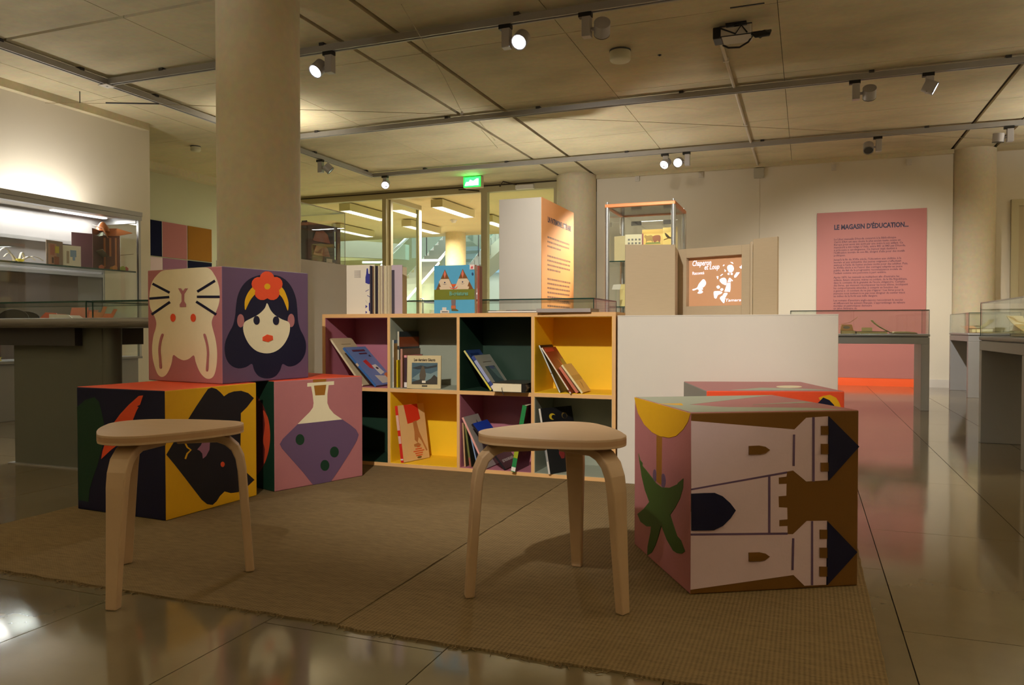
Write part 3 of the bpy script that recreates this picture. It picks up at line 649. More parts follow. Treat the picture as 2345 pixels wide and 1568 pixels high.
# ------------------------------------------------------------------ three-legged stools
M_BIRCH = mat('birch_ply', (180, 149, 114), 0.48, noise=0.10, nscale=9, stretch=(1, 6, 1), bump=0.02, bscale=80)
M_BIRCH_E = mat('birch_edge', (164, 126, 88), 0.55, noise=0.14, nscale=60, stretch=(0.2, 0.2, 6))
def stool(x, y, z0, feet, label, zseat=0.45):
    t = thing('stool', label, 'stool', (x, y, 0), 0, 'birch three-legged stools')
    angs = [math.atan2(f[1]-y, f[0]-x) for f in feet]
    rads = [math.hypot(f[1]-y, f[0]-x) for f in feet]
    # seat outline: triangle rounded towards the legs
    def outline(a_, b_):
        pts = []
        for k in range(90):
            th = 2*math.pi*k/90
            best = max(a_*math.cos(th-q) for q in angs)
            # support function -> boundary of the rounded triangle
            i = max(range(3), key=lambda q: math.cos(th-angs[q]))
            pts.append((a_*math.cos(angs[i]) + b_*math.cos(th), a_*math.sin(angs[i]) + b_*math.sin(th)))
        return pts
    def bulge(pts):
        out = []
        for u, v in pts: out.append((u, v))
        return out
    ol = bulge(outline(0.115, 0.103))
    fr = lambda u, v, w_: (u, v, w_)
    dens = []
    for p, q in zip(ol, ol[1:]+ol[:1]):
        dens.append(p)
        L = math.hypot(q[0]-p[0], q[1]-p[1])
        if L > 0.03:
            n = 8
            for k in range(1, n):
                f = k/n; mxp = p[0]+(q[0]-p[0])*f; myp = p[1]+(q[1]-p[1])*f; r = math.hypot(mxp, myp)
                b = 1 + 0.06*4*f*(1-f)
                dens.append((mxp*b, myp*b))
    s_ = obj('seat', MB().prism(dens, fr, zseat-0.0255, zseat), M_BIRCH, t, bevel=0.0016)
    obj('seat_edge_ply', MB().prism([(u*1.0008, v*1.0008) for u, v in dens], fr, zseat-0.019, zseat-0.006, back=False), M_BIRCH_E, s_)
    for ang, rr, f in zip(angs, rads, feet):
        zb = f[2]
        zt = zseat-0.0255
        path = [(rr-0.006, zb), (rr-0.014, 0.12), (rr-0.022, 0.24), (rr-0.027, 0.315), (rr-0.033, 0.352), (rr-0.046, 0.382), (rr-0.068, 0.403), (rr-0.096, zt-0.0125), (0.035, zt-0.0125)]
        wd = [0.031, 0.038, 0.047, 0.054, 0.056, 0.058, 0.059, 0.06, 0.06]
        ca, sa = math.cos(ang), math.sin(ang)
        vs = []
        for i, (r_, z_) in enumerate(path):
            p0 = path[max(i-1, 0)]; p1 = path[min(i+1, len(path)-1)]
            dx, dz = p1[0]-p0[0], p1[1]-p0[1]; L = math.hypot(dx, dz); nx, nz = dz/L, -dx/L
            h2 = 0.0125
            if i == 0: nx, nz = 1, 0
            if i >= 7: nx, nz = 0, 1
            for sn, sw in ((1, -1), (1, 1), (-1, 1), (-1, -1)):
                rr_ = r_ + nx*h2*sn; zz = z_ + nz*h2*sn; ww = wd[i]/2*sw
                vs.append((rr_*ca - ww*sa, rr_*sa + ww*ca, zz))
        fs = [(i*4+k, (i+1)*4+k, (i+1)*4+(k+1) % 4, i*4+(k+1) % 4) for i in range(len(path)-1) for k in range(4)]
        fs += [(0, 1, 2, 3), tuple(len(vs)-4+k for k in (3, 2, 1, 0))]
        obj('leg', MB().add(vs, fs), M_BIRCH, t, bevel=0.004)
    return t
stool(-.647, 2.035, 0, ((-.857, 1.897, RZ), (-.430, 1.926, RZ), (-.654, 2.272, RZ)), 'birch stool in the centre, in front of the bookcase', 0.452)
stool(-1.740, 1.722, 0, ((-1.690, 1.492, 0.0), (-1.556, 1.875, RZ), (-1.975, 1.795, RZ)), 'birch stool at left, one leg off the rug', 0.452)

# ------------------------------------------------------------------ bookcase
M_PLY = mat('plywood_pale', (216, 168, 110), 0.5, noise=0.10, nscale=14, stretch=(6, 6, 1), bump=0.03, bscale=60)
M_PLYH = mat('plywood_pale_h', (216, 168, 110), 0.5, noise=0.10, nscale=14, stretch=(1, 6, 6), bump=0.03, bscale=60)
BX0, BX1, BY0, BY1, BZ0, BZ1 = -2.473, -0.840, 3.56, 3.872, RZ, 0.812
t = thing('bookcase', 'low birch bookcase with eight colourful compartments', 'bookcase', ((BX0+BX1)/2, BY0, BZ0))
ox, oy, oz = t.location
def lb(x0, x1, y0, y1, z0, z1): return bx(x0-ox, x1-ox, y0-oy, y1-oy, z0-oz, z1-oz)
TH = 0.018
divs = [(-2.067, -2.052), (-1.664, -1.649), (-1.262, -1.246)]
obj('side_panel', lb(BX0, BX0+TH, BY0, BY1, BZ0, BZ1-0.02), M_PLY, t)
obj('side_panel', lb(BX1-TH, BX1, BY0, BY1, BZ0, BZ1-0.02), M_PLY, t)
obj('top_board', lb(BX0, BX1, BY0, BY1, BZ1-0.02, BZ1), M_PLYH, t)
obj('base_board', lb(BX0+TH, BX1-TH, BY0, BY1, BZ0, BZ0+0.018), M_PLYH, t)
obj('middle_shelf', lb(BX0+TH, BX1-TH, BY0, BY1, 0.400, 0.419), M_PLYH, t)
for a, b in divs:
    obj('divider', lb(a, b, BY0, BY1, BZ0+0.018, 0.400), M_PLY, t)
    obj('divider', lb(a, b, BY0, BY1, 0.419, BZ1-0.02), M_PLY, t)
obj('back_panel', lb(BX0+TH, BX1-TH, BY1, BY1+0.008, BZ0, BZ1), M_PLY, t)
CX = [(BX0+TH, -2.067), (-2.052, -1.664), (-1.649, -1.262), (-1.246, BX1-TH)]
ROWS = [(0.419, BZ1-0.02), (BZ0+0.018, 0.400)]
CC = [['mauvebox', 'sagebox', 'greenbox', 'yellowbox'], ['greenbox', 'yellowbox', 'mauvebox', 'sagebox']]
BOXC = {'mauvebox': (176, 108, 122), 'sagebox': (152, 156, 138), 'greenbox': (22, 50, 34), 'yellowbox': (240, 194, 30)}
e = 0.0022
for r in range(2):
    for c in range(4):
        x0, x1 = CX[c]; z0, z1 = ROWS[r]; y0 = BY0+0.0035; y1 = BY1
        mb = MB().box(x0-ox, x0+e-ox, y0-oy, y1-oy, z0-oz, z1-oz).box(x1-e-ox, x1-ox, y0-oy, y1-oy, z0-oz, z1-oz) \
            .box(x0+e-ox, x1-e-ox, y0-oy, y1-oy, z0-oz, z0+e-oz).box(x0+e-ox, x1-e-ox, y0-oy, y1-oy, z1-e-oz, z1-oz).box(x0+e-ox, x1-e-ox, y1-0.012-oy, y1-oy, z0+e-oz, z1-e-oz)
        k = CC[r][c]
        o = obj('compartment_lining', mb, mat('lining_'+k, BOXC[k], 0.5, noise=0.03, nscale=20), t)
        o['label'] = {'mauvebox': 'mauve', 'sagebox': 'sage grey', 'greenbox': 'dark green', 'yellowbox': 'bright yellow'}[k] + ' painted compartment lining'
FU, FL_ = 0.4215, RZ+0.0205

# ------------------------------------------------------------------ books
def col(c):
    if isinstance(c, str): return paint(c, 0.35)
    return mat('cover_%d_%d_%d' % c, c, 0.35, noise=0.05, nscale=25)
M_PAGE = mat('page_block', (222, 208, 176), 0.8, noise=0.08, nscale=90, stretch=(12, 1, 1))
def book(label, loc, w_, h, t_, tilt=0.0, yaw=0.0, cover='cream', spine=None, art=(), marks=(), page=None, lab=None, group='picture books in the bookcase', texts=()):
    """thickness along x, spine towards -y, height z. art: (name, colour, [(u,v)]) on the +x cover; marks: (z0,z1,colour) on the spine"""
    t = thing('book', label, 'book', loc, 0, group)
    t.rotation_euler = (Matrix.Rotation(math.radians(yaw), 3, 'Z') @ Matrix.Rotation(math.radians(-tilt), 3, 'Y')).to_euler()
    b = min(0.003, t_*0.25)
    cm = col(cover); sm = col(spine) if spine else cm
    obj('cover', MB().box(0, b, 0.0, w_, 0, h).box(t_-b, t_, 0.0, w_, 0, h), cm, t)
    obj('spine', bx(0, t_, -0.0025, 0.0, 0, h), sm, t)
    obj('pages', bx(b, t_-b, 0.0, w_-0.004, 0.003, h-0.003), page or M_PAGE, t)
    fr = lambda u, v, q: (t_+q, u*w_, v*h)
    for i, (n, c, p) in enumerate(art):
        obj(n, MB().prism(list(p), fr, -0.0004, 0.0003+0.00025*i, back=False), col(c), t)
    for z0, z1, c in marks:
        obj('spine_label', bx(0.0, t_, -0.0031, -0.0024, z0, z1), col(c), t)
    for s_, size, u, v, c, wf in texts:
        text('cover_title', s_, size, frame_M((t_+0.0016, u*w_, v*h), (0, 1, 0), (0, 0, 1)), col(c), t, wfit=wf, bold=0.0006)
    return t
def ell(cx, cy, rx, ry, n=14): return [(cx+rx*math.cos(2*math.pi*i/n), cy+ry*math.sin(2*math.pi*i/n)) for i in range(n)]
def rc(x0, y0, x1, y1): return [(x0, y0), (x1, y0), (x1, y1), (x0, y1)]
# mauve compartment
book('large cream picture book leaning in the mauve compartment', (-2.243, 3.592, FU), .205, .325, .010, 39, 0, (200, 178, 138), (216, 200, 168), [('cover_lettering', (150, 130, 96), rc(.3, .86, .75, .875))], ((.06, .2, (205, 186, 150)),))
book('blue picture book with a red figure leaning in the mauve compartment', (-2.152, 3.578, FU), .215, .286, .012, 45, 0, (104, 124, 172), (58, 100, 156),
     [('cover_picture', (206, 196, 180), [(.3, .25), (.9, .2), (.95, .05), (.35, .04)]), ('cover_picture', (198, 52, 46), [(.3, .62), (.5, .66), (.55, .5), (.5, .4), (.36, .45)]), ('cover_picture', (220, 214, 200), [(.55, .5), (.75, .52), (.85, .3), (.6, .25)]), ('cover_picture', (206, 110, 50), [(.75, .25), (.95, .3), (.95, .12), (.8, .1)]), ('cover_picture', (40, 40, 46), ell(.68, .42, .06, .03)), ('cover_picture', (40, 40, 60), [(.76, .74), (.84, .78), (.86, .72)]), ('cover_lettering', (96, 50, 66), rc(.22, .875, .8, .92)), ('cover_lettering', (96, 50, 66), rc(.42, .80, .78, .83))],
     ((.15, .17, (190, 170, 150)),))
# sage compartment
book('tall dark book with an orange band, rearmost in the sage compartment', (-2.042, 3.625, FU), .222, .297, .010, 0, 0, (46, 52, 54), (190, 182, 160), [('cover_band', (146, 70, 34), rc(0, .72, 1, .90))], ((.2, .22, (60, 60, 60)),))
book('thin book with a blue-edged brown cover in the sage compartment', (-2.0495, 3.585, FU), .20, .252, .007, 0, 0, (150, 112, 58), (206, 200, 186), [('cover_band', (66, 92, 120), rc(0, .93, 1, 1)), ('cover_picture', (120, 84, 44), ell(.5, .5, .35, .3))], ((.03, .16, (180, 176, 170)),))
book('small yellow book standing in the sage compartment', (-2.030, 3.592, FU), .13, .146, .008, 0, 0, (176, 150, 30), (210, 180, 30), [('cover_picture', (96, 84, 30), [(.3, .2), (.8, .15), (.85, .6), (.5, .55)])])
book('brown book with a worn pink spine in the sage compartment', (-2.006, 3.592, FU), .20, .205, .012, 0, 0, (112, 76, 50), (180, 130, 110), [('cover_picture', (86, 58, 40), ell(.5, .55, .3, .3))])
book('dark maroon book with a white spine sticker beside the cream one', (-1.980, 3.585, FU), .17, .172, .016, 0, 0, (196, 96, 100), (70, 50, 56), (), ((.004, .03, (226, 214, 206)), (.16, .172, (224, 150, 150))))
bk = book('square cream book with a dark landscape picture facing outwards', (-1.949, 3.566, FU), .180, .172, .010, 3, -79, (196, 178, 136), (176, 160, 124),
     [('cover_picture', (70, 94, 104), rc(.13, .13, .90, .78)), ('cover_picture', (112, 132, 132), [(.13, .3), (.4, .5), (.7, .45), (.9, .55), (.9, .3), (.5, .2)]), ('cover_picture', (46, 52, 54), [(.14, .62), (.4, .7), (.6, .66), (.88, .72), (.88, .66), (.6, .6), (.3, .58)]),
      ('cover_picture', (84, 74, 60), [(.38, .24), (.36, .4), (.40, .58), (.44, .68), (.49, .68), (.53, .56), (.56, .4), (.52, .22)]), ('cover_picture', (58, 54, 46), [(.13, .13), (.14, .2), (.4, .28), (.55, .22), (.7, .3), (.8, .42), (.9, .34), (.9, .13)]), ('barcode_label', (214, 204, 184), rc(.44, .17, .55, .24)), ('barcode_label', (60, 56, 46), rc(.44, .06, .60, .10))],
     texts=(('Les derniers Géants', .02, .19, .83, (60, 50, 36), .115),))
# dark green compartment
book('blue book with a yellow spine leaning in the green compartment', (-1.489, 3.586, FU), .19, .246, .009, 37, 0, (40, 64, 112), (206, 196, 120), [('cover_lettering', (26, 44, 84), rc(.15, .86, .75, .92))], ((.0, .05, (220, 200, 60)),))
book('grey book with a blue spine and green picture in the green compartment', (-1.469, 3.578, FU), .21, .206, .016, 36, 0, (150, 146, 130), (56, 70, 130), [('cover_picture', (50, 70, 70), rc(.22, .12, .82, .66)), ('cover_picture', (86, 110, 104), [(.45, .6), (.82, .62), (.82, .2), (.6, .3)]), ('cover_picture', (70, 76, 116), [(.45, .66), (.7, .66), (.72, .56), (.5, .58)]), ('cover_lettering', (110, 104, 90), rc(.25, .78, .8, .80))], ((.004, .026, (220, 206, 200)), (.05, .18, (150, 156, 190))))
t = thing('book', 'thick book with a dark cover lying flat in the green compartment', 'book', (-1.452, 3.520, FU), 0, 'picture books in the bookcase')
t.rotation_euler = (0, 0, math.radians(-2))
obj('cover', MB().box(0, .178, 0, .22, 0, .0025).box(0, .178, 0, .22, .0435, .046), col((60, 54, 44)), t)
obj('spine', MB().prism([(.155, 0), (.176, .006), (.184, .023), (.176, .040), (.155, .046)], lambda u, v, q: (u, q, v), -0.22, 0.0), col((30, 26, 24)), t)
o = [c for c in t.children if c.name.startswith('spine')][0]; o.location.y = 0.22
obj('pages', bx(.003, .156, .003, .217, .0025, .0435), M_PAGE, t)
obj('ribbon', MB().tube([(.05, .004, .022), (.054, -.006, .016), (.06, -.012, .002), (.068, -.015, -.012)], .0016, 6), M_BLACK, t)
# yellow upper compartment
book('thin black picture book leaning at left in the upper yellow compartment', (-1.125, 3.585, FU), .20, .252, .006, 25, 0, (36, 26, 24), (190, 196, 190), [('cover_picture', (120, 110, 80), [(.5, .1), (.7, .16), (.8, .08)])], ((.1, .104, (60, 60, 60)),))
book('brown-red picture book leaning in the upper yellow compartment', (-1.058, 3.545, FU), .21, .262, .006, 34, 0, (140, 62, 34), (220, 206, 186), [('cover_picture', (150, 130, 40), [(.5, .1), (1, .1), (1, .7), (.8, .75), (.6, .5)]), ('cover_picture', (200, 110, 50), [(.55, .75), (.62, .7), (.8, .4), (.7, .45)]), ('cover_lettering', (186, 70, 50), rc(.1, .9, .7, .97))], ((.01, .02, (120, 40, 40)),))
book('small pink-spined book between two others in the upper yellow compartment', (-1.036, 3.572, FU), .13, .150, .013, 36, 0, (200, 160, 120), (196, 110, 86))
book('small beige book at right in the upper yellow compartment', (-1.008, 3.568, FU), .145, .168, .009, 37.5, 0, (204, 166, 96), (222, 206, 160), [('cover_picture', (176, 140, 76), rc(0, .42, 1, .6)), ('cover_picture', (160, 118, 56), [(.4, .1), (.6, .3), (.5, .38), (.42, .2)])])
# yellow lower compartment
book('cream book with a red spine and a hand drawing, leaning in the lower yellow compartment', (-1.992, 3.572, FL_), .205, .30, .018, 8.5, -14, (214, 178, 122), (214, 48, 38),
     [('cover_picture', (206, 52, 32), [(.22, 1.0), (.74, .995), (.80, .72), (.62, .68), (.30, .66)]), ('cover_picture', (176, 116, 66), [(.5, .68), (.64, .7), (.70, .5), (.80, .35), (.95, .14), (.9, .13), (.76, .32), (.66, .40), (.60, .3), (.5, .36), (.52, .5)]), ('cover_picture', (176, 116, 66), [(.45, .28), (.62, .3), (.72, .26), (.66, .22), (.46, .24)])], ((.17, .25, (226, 180, 160)), (.1, .14, (226, 180, 160)), (.012, .02, (230, 210, 200))))
b = [o for o in COL.objects if o.get('label', '').startswith('cream book with a red spine')][0]
for i, wf in enumerate((.02, .05, .085, .06, .05)):
    obj('cover_lettering', bx(.0181, .0189, .125-wf/2, .125+wf/2, .066-i*.0115, .072-i*.0115), col((206, 90, 50)), b)
obj('cover_emblem', MB().prism(ell(.125, .012, .018, .006), lambda u, v, q: (.018+q, u, v), 0, .0006), col((110, 90, 50)), b)
# mauve lower compartment
book('narrow book with a striped spine at left in the lower mauve compartment', (-1.634, 3.586, FL_), .17, .225, .008, 3, 0, (90, 80, 50), (190, 150, 110))
book('dark green-edged book in the lower mauve compartment', (-1.602, 3.582, FL_), .18, .215, .010, 8, 0, (48, 46, 34), (110, 110, 60), [], ((.0, .05, (150, 90, 70)),))
book('thin blue-grey book in the lower mauve compartment', (-1.568, 3.60, FL_), .15, .16, .006, 14, 0, (60, 66, 80), (140, 160, 190))
book('pale picture book with a pink spine leaning in the lower mauve compartment', (-1.507, 3.560, FL_), .185, .284, .010, 27, 0, (160, 150, 140), (222, 160, 150), [('cover_picture', (70, 66, 62), [(.1, .1), (.9, .12), (.8, .4), (.4, .45)]), ('cover_picture', (50, 44, 50), [(.6, .75), (.7, .9), (.8, .7)])])
bk = book('dark book with a blue top half leaning behind the centre stool', (-1.405, 3.566, FL_), .19, .285, .010, 39.5, 0, (66, 40, 38), (30, 26, 34), [('cover_picture', (32, 66, 170), rc(0, .52, 1, 1)), ('cover_picture', (190, 44, 50), [(.35, .72), (.6, .82), (.75, .72), (.6, .68), (.5, .6)])],
     texts=(('LES TROIS BRIGANDS', .02, .10, .13, (200, 190, 180), .15),))
book('book with a green spine leaning right over the edge of the bookcase', (-1.358, 3.534, FL_+0.0042), .20, .335, .022, -10.5, 0, (70, 36, 36), (36, 124, 66), [('cover_picture', (96, 60, 50), ell(.5, .5, .35, .3))], ((.004, .024, (224, 216, 206)), (.07, .15, (150, 160, 40))))
# sage lower compartment
book('black book with yellow eye shapes leaning in the lower sage compartment', (-1.167, 3.548, FL_), .22, .32, .011, 12.5, -27, (26, 26, 28), (214, 206, 196),
     [('cover_picture', (200, 170, 40), ell(.33, .86, .10, .05)), ('cover_picture', (26, 26, 28), ell(.37, .85, .07, .035)), ('cover_picture', (110, 88, 40), ell(.72, .86, .09, .05)), ('cover_picture', (26, 26, 28), ell(.72, .85, .07, .038)), ('cover_picture', (120, 40, 36), [(.42, .2), (.36, .28), (.4, .36), (.46, .42), (.5, .34), (.54, .26), (.5, .2)]), ('barcode_label', (210, 206, 196), rc(.62, .08, .84, .15)), ('cover_lettering', (150, 150, 140), rc(.35, .56, .55, .575))], ((.06, .2, (150, 150, 150)),))
# on top of the bookcase
BT = BZ1+0.0005
t = thing('book', 'large white pop-up book opened upright on top of the bookcase', 'book', (-2.19, 3.64, BT), 0, 'books on top of the bookcase')
M_PAPW = mat('paper_white', (214, 204, 186), 0.7)
obj('cover', MB().xbox(Matrix.Rotation(math.radians(183), 4, 'Z'), 0, .172, -.002, .002, 0, .268), M_PAPW, t)
obj('cover', MB().xbox(Matrix.Translation((.105, .0, 0)) @ Matrix.Rotation(math.radians(4), 4, 'Z'), 0, .062, -.002, .002, 0, .262), mat('lilac_board', (176, 158, 168), 0.6), t)
obj('cover_picture', MB().prism([(-.055, .17), (-.055, .20), (-.05, .22), (-.048, .245), (-.044, .25), (-.04, .245), (-.038, .22), (-.02, .215), (-.02, .17), (-.035, .162)], lambda u, v, q: (u, -.003-q-abs(u)*.05+.0016, v), 0, .002), mat('print_blue', (40, 42, 130), 0.5), t)
for pts in ([(-.055, .075), (-.045, .06), (-.05, .068)], [(-.055, .05), (-.044, .042), (-.055, .032)], [(-.055, .018), (-.045, .010), (-.055, .003)], [(-.035, .06), (-.02, .065), (-.02, .005), (-.035, .02)], [(-.055, .122), (-.035, .132), (-.036, .134), (-.055, .125)], [(-.045, .1), (-.02, .088), (-.02, .091), (-.044, .103)]):
    obj('cover_picture', MB().prism(pts, lambda u, v, q: (u, -.003-q-abs(u)*.05+.0016, v), 0, .002), mat('print_blue', (40, 42, 130), 0.5), t)
for i in range(7):
    obj('cover_lettering', MB().box(-.145, -.085, -.0062+.001, -.0085, .235-i*.006, .238-i*.006), mat('print_grey', (170, 160, 150), 0.7), t)
pcol = [(58, 48, 60), (24, 22, 40), (120, 90, 66), (196, 184, 150), (30, 24, 34), (60, 52, 60)] + [(206, 192, 158), (176, 158, 130), (210, 198, 166), (150, 132, 120), (200, 186, 150), (214, 202, 172), (180, 166, 138), (204, 192, 160)]
for i, c in enumerate(pcol):
    ang = math.radians(-78 + i*2.6)
    x0 = -.022 + i*.0088
    obj('page', MB().xbox(Matrix.Translation((x0, 0, 0)) @ Matrix.Rotation(math.radians(86 - i*0.5), 4, 'Z'), -.01, .14, -.0032, .0032, 0, .262 - .002*(i % 3)), mat('page_%d' % i, c, 0.7), t)
obj('cover_picture', bx(.107, .122, -.006, -.0025, 0, .235), mat('dark_print', (60, 54, 66), 0.6), t)
# blue fox book
fx = thing('book', 'blue book with a two-faced fox standing on the bookcase', 'book', (-1.838, 3.652, BT), math.radians(1), 'books on top of the bookcase')
FW, FH = .231, .252
obj('cover', MB().box(0, FW, 0, .003, 0, FH), paint('sky', .3), fx)
obj('pages', bx(.004, FW-.002, .003, .026, .003, FH-.004), M_PAGE, fx)
obj('back_cover', bx(0, FW, .026, .029, 0, FH), col((150, 60, 50)), fx)
frf = lambda u, v, q: (u*FW, -q, v*FH)
foxart = [('painted_body', (112, 118, 40), rc(0, .285, 1, .50)), ('painted_fox', (120, 76, 36), [(.05, .5), (.27, .92), (.5, .5)]), ('painted_fox', (120, 76, 36), [(.5, .5), (.71, .92), (.97, .5)]),
    ('painted_muzzle', (212, 190, 160), [(.15, .5), (.13, .55), (.17, .56), (.12, .66), (.17, .72), (.37, .72), (.48, .5)]), ('painted_muzzle', (212, 190, 160), [(.85, .5), (.87, .55), (.83, .56), (.87, .66), (.82, .72), (.61, .72), (.50, .5)]),
    ('painted_ear', (214, 110, 90), [(.27, .90), (.24, .82), (.27, .73), (.30, .82)]), ('painted_ear', (214, 110, 90), [(.71, .90), (.68, .82), (.71, .73), (.74, .82)]),
    ('painted_mouth', (206, 84, 70), [(.38, .56), (.44, .53), (.54, .53), (.60, .57), (.56, .515), (.48, .505), (.42, .52)]), ('painted_nose', (220, 90, 40), [(.42, .61), (.56, .61), (.49, .54)]),
    ('painted_eye', (40, 50, 90), ell(.27, .645, .016, .016)), ('painted_eye', (40, 50, 90), ell(.71, .65, .016, .016)),
    ('painted_eyelid', (90, 80, 90), [(.22, .615), (.27, .60), (.32, .615), (.27, .607)]), ('painted_eyelid', (90, 80, 90), [(.66, .62), (.71, .605), (.76, .62), (.71, .612)]),
    ('painted_leg', (120, 100, 100), [(.43, .285), (.54, .285), (.535, .16), (.44, .16)]), ('painted_boot', (190, 100, 60), rc(.43, .10, .54, .165)), ('painted_shoe', (100, 90, 50), [(.44, .10), (.54, .10), (.61, .065), (.60, .055), (.44, .06)]),
    ('barcode_label', (206, 200, 190), rc(.16, .01, .38, .07)), ('barcode_label', (206, 200, 190), rc(.21, .07, .31, .13)), ('barcode_label', (60, 60, 60), rc(.20, .028, .35, .045)), ('corner_sticker', (226, 206, 200), rc(.89, .90, 1, 1)), ('corner_mark', (200, 60, 70), [(.91, .92), (.94, .97), (.96, .97), (.97, .92)]), ('corner_mark', (40, 70, 110), ell(.955, .81, .02, .03))]
for i, (n, c, p) in enumerate(foxart): obj(n, MB().prism(list(p), frf, -.0003, .0003+.00022*i, back=False), col(c), fx)
text('cover_title', 'Bi-créatures', .03, frame_M((.39*FW, -.0055, .375*FH), (1, 0, 0), (0, 0, 1)), col((110, 170, 150)), fx, wfit=.105, bold=.0005)
t = thing('book', 'thin red-brown books leaning behind the fox book', 'book', (-1.600, 3.675, BT), 0, 'books on top of the bookcase')
t['label'] = 'thin red-brown book standing behind the fox book'
obj('cover', MB().box(0, .003, 0, .035, 0, .248).box(.010, .013, 0, .035, 0, .246), col((120, 70, 56)), t)
obj('pages', bx(.003, .010, 0, .032, .002, .244), M_PAGE, t)
obj('spine', bx(0, .013, -.002, 0, 0, .247), col((150, 74, 60)), t)
t = thing('book', 'flat thin book with a striped edge on top of the bookcase', 'book', (-1.50, 3.572, BT), 0, 'books on top of the bookcase')
obj('cover', MB().box(0, .268, 0, .2, 0, .002).box(0, .268, 0, .2, .010, .012), col((44, 46, 60)), t)
obj('pages', bx(.004, .266, .002, .198, .002, .010), mat('page_white', (224, 216, 204), .8), t)
for a, b_, c in ((.05, .10, (190, 176, 140)), (.13, .16, (190, 90, 70)), (.19, .25, (60, 64, 74))): obj('edge_stripe', bx(a, b_, -.0006, .0012, .0105, .0125), col(c), t)
t = thing('book', 'flat grey book jutting over the front edge of the bookcase', 'book', (-1.226, 3.535, BT), math.radians(2.2), 'books on top of the bookcase')
obj('cover', MB().box(0, .268, 0, .2, 0, .002).box(0, .268, 0, .2, .016, .018), col((134, 122, 120)), t)
obj('pages', bx(.003, .265, .002, .198, .002, .016), mat('page_grey', (170, 158, 150), .8), t)
obj('spine', bx(0, .268, -.002, 0, .0, .018), col((156, 144, 138)), t)

# ------------------------------------------------------------------ white plinth and paper theatre
pl = thing('plinth', 'wide white display plinth to the right of the bookcase', 'plinth', (-.832, 3.56, RZ))
obj('plinth_body', bx(0.0, .957, 0, .62, 0, .784), M_WHITE, pl, bevel=.002)
obj('plinth_top', bx(0.0, .957, 0, .62, .7845, .7895), M_WHITE, pl)
PT = RZ+.7895
M_MDF = mat('pale_birch_board', (184, 164, 134), 0.6, noise=0.06, nscale=20, stretch=(1, 1, 8))
fa = math.atan2(3.929-4.071, -.249+.633)
th = thing('paper_theatre', 'pale wooden picture theatre with open doors on the white plinth', 'theatre', (-.633, 4.071, PT), fa)
FWd, FHt = .409, .350
u0, u1, v0, v1 = .050, .352, .053, .303
obj('frame', MB().box(0, u0, 0, .03, 0, FHt).box(u1, FWd, 0, .03, 0, FHt).box(u0, u1, 0, .03, 0, v0).box(u0, u1, 0, .03, v1, FHt), M_MDF, th, bevel=.0015)
obj('box', MB().box(0, .012, .03, .10, 0, FHt).box(FWd-.012, FWd, .03, .10, 0, FHt).box(.012, FWd-.012, .03, .10, FHt-.012, FHt).box(.012, FWd-.012, .03, .10, 0, .012), M_MDF, th)
scr = obj('screen', bx(.014, FWd-.014, .028, .034, .014, FHt-.014), mat('screen_terracotta', (224, 170, 128), .6), th)
scr.location.y = .004
M_PROJ = emis('projected_white', (232, 236, 255), 1.25)
sM = lambda u, v: frame_M((u, .0312, v), (1, 0, 0), (0, 0, 1))
text('lettering', 'Chaperon', .040, sM(.066, .262), M_PROJ, th, bold=.0002, shear=.25, wfit=.105)
text('lettering', 'et Loup', .038, sM(.135, .240), M_PROJ, th, bold=.0002, shear=.25, wfit=.082)
text('lettering', 'Raconté', .022, sM(.068, .217), M_PROJ, th, bold=.0, wfit=.066)
text('lettering', 'Tamara', .020, sM(.250, .074), M_PROJ, th, bold=.0, shear=.2, wfit=.082)
def sil(name, pts, sm=True):
    mx_ = sum(q[0] for q in pts)/len(pts); my_ = sum(q[1] for q in pts)/len(pts)
    pts = [(mx_+(a-mx_)*.95, my_+(b-my_)*.95) for a, b in pts]
    p = smooth_pts(pts, 3) if sm else pts
    # traced in the frame of the recess, 0..1 across and up
    obj(name, MB().prism([(u0 + a*(u1-u0), v0 + b*(v1-v0)) for a, b in p], lambda u, v, q: (u, .0318-q, v), 0, .0004, back=False), M_PROJ, th)
def px(L): return [((x-180)/1400.0, 1-((y-320+(x-180)*.055)/1150.0)) for x, y in L]
sil('silhouette', px([(1160, 560), (1165, 500), (1210, 470), (1270, 470), (1310, 500), (1330, 560), (1310, 620), (1260, 650), (1200, 640)]))
sil('silhouette', px([(1235, 405), (1290, 410), (1320, 450), (1280, 440)]), False)
for cx_, cy_ in ((1195, 680), (1275, 680)): sil('silhouette', px([(cx_+28*math.cos(k), cy_+26*math.sin(k)) for k in (0, 1.05, 2.1, 3.14, 4.2, 5.25)]))
sil('silhouette', px([(1170, 870), (1210, 770), (1240, 770), (1260, 870)]), False)
sil('silhouette', px([(1165, 880), (1250, 880), (1250, 1010), (1235, 1100), (1090, 1095), (1130, 980)]), False)
sil('silhouette', px([(965, 830), (1020, 780), (1100, 770), (1150, 830), (1140, 940), (1080, 930), (1020, 900)]))
sil('silhouette', px([(1330, 730), (1390, 640), (1475, 640), (1440, 690), (1380, 760), (1340, 770)]), False)
sil('silhouette', px([(1245, 780), (1310, 840), (1290, 850), (1240, 820)]), False)
sil('silhouette', px([(820, 1110), (850, 1085), (980, 1080), (1050, 1110), (1000, 1150), (930, 1180), (890, 1260), (840, 1250), (825, 1180)]))
sil('silhouette', px([(1090, 1120), (1180, 1125), (1120, 1230), (1095, 1350), (1060, 1355), (980, 1260), (1000, 1210), (1050, 1180)]))
sil('silhouette', px([(890, 980), (950, 950), (985, 1000), (930, 1030)]))
sil('silhouette', px([(985, 1050), (1030, 1010), (1070, 1040), (1030, 1080)]))
sil('silhouette', px([(1455, 520), (1500, 500), (1525, 450), (1560, 520), (1500, 565)]), False)
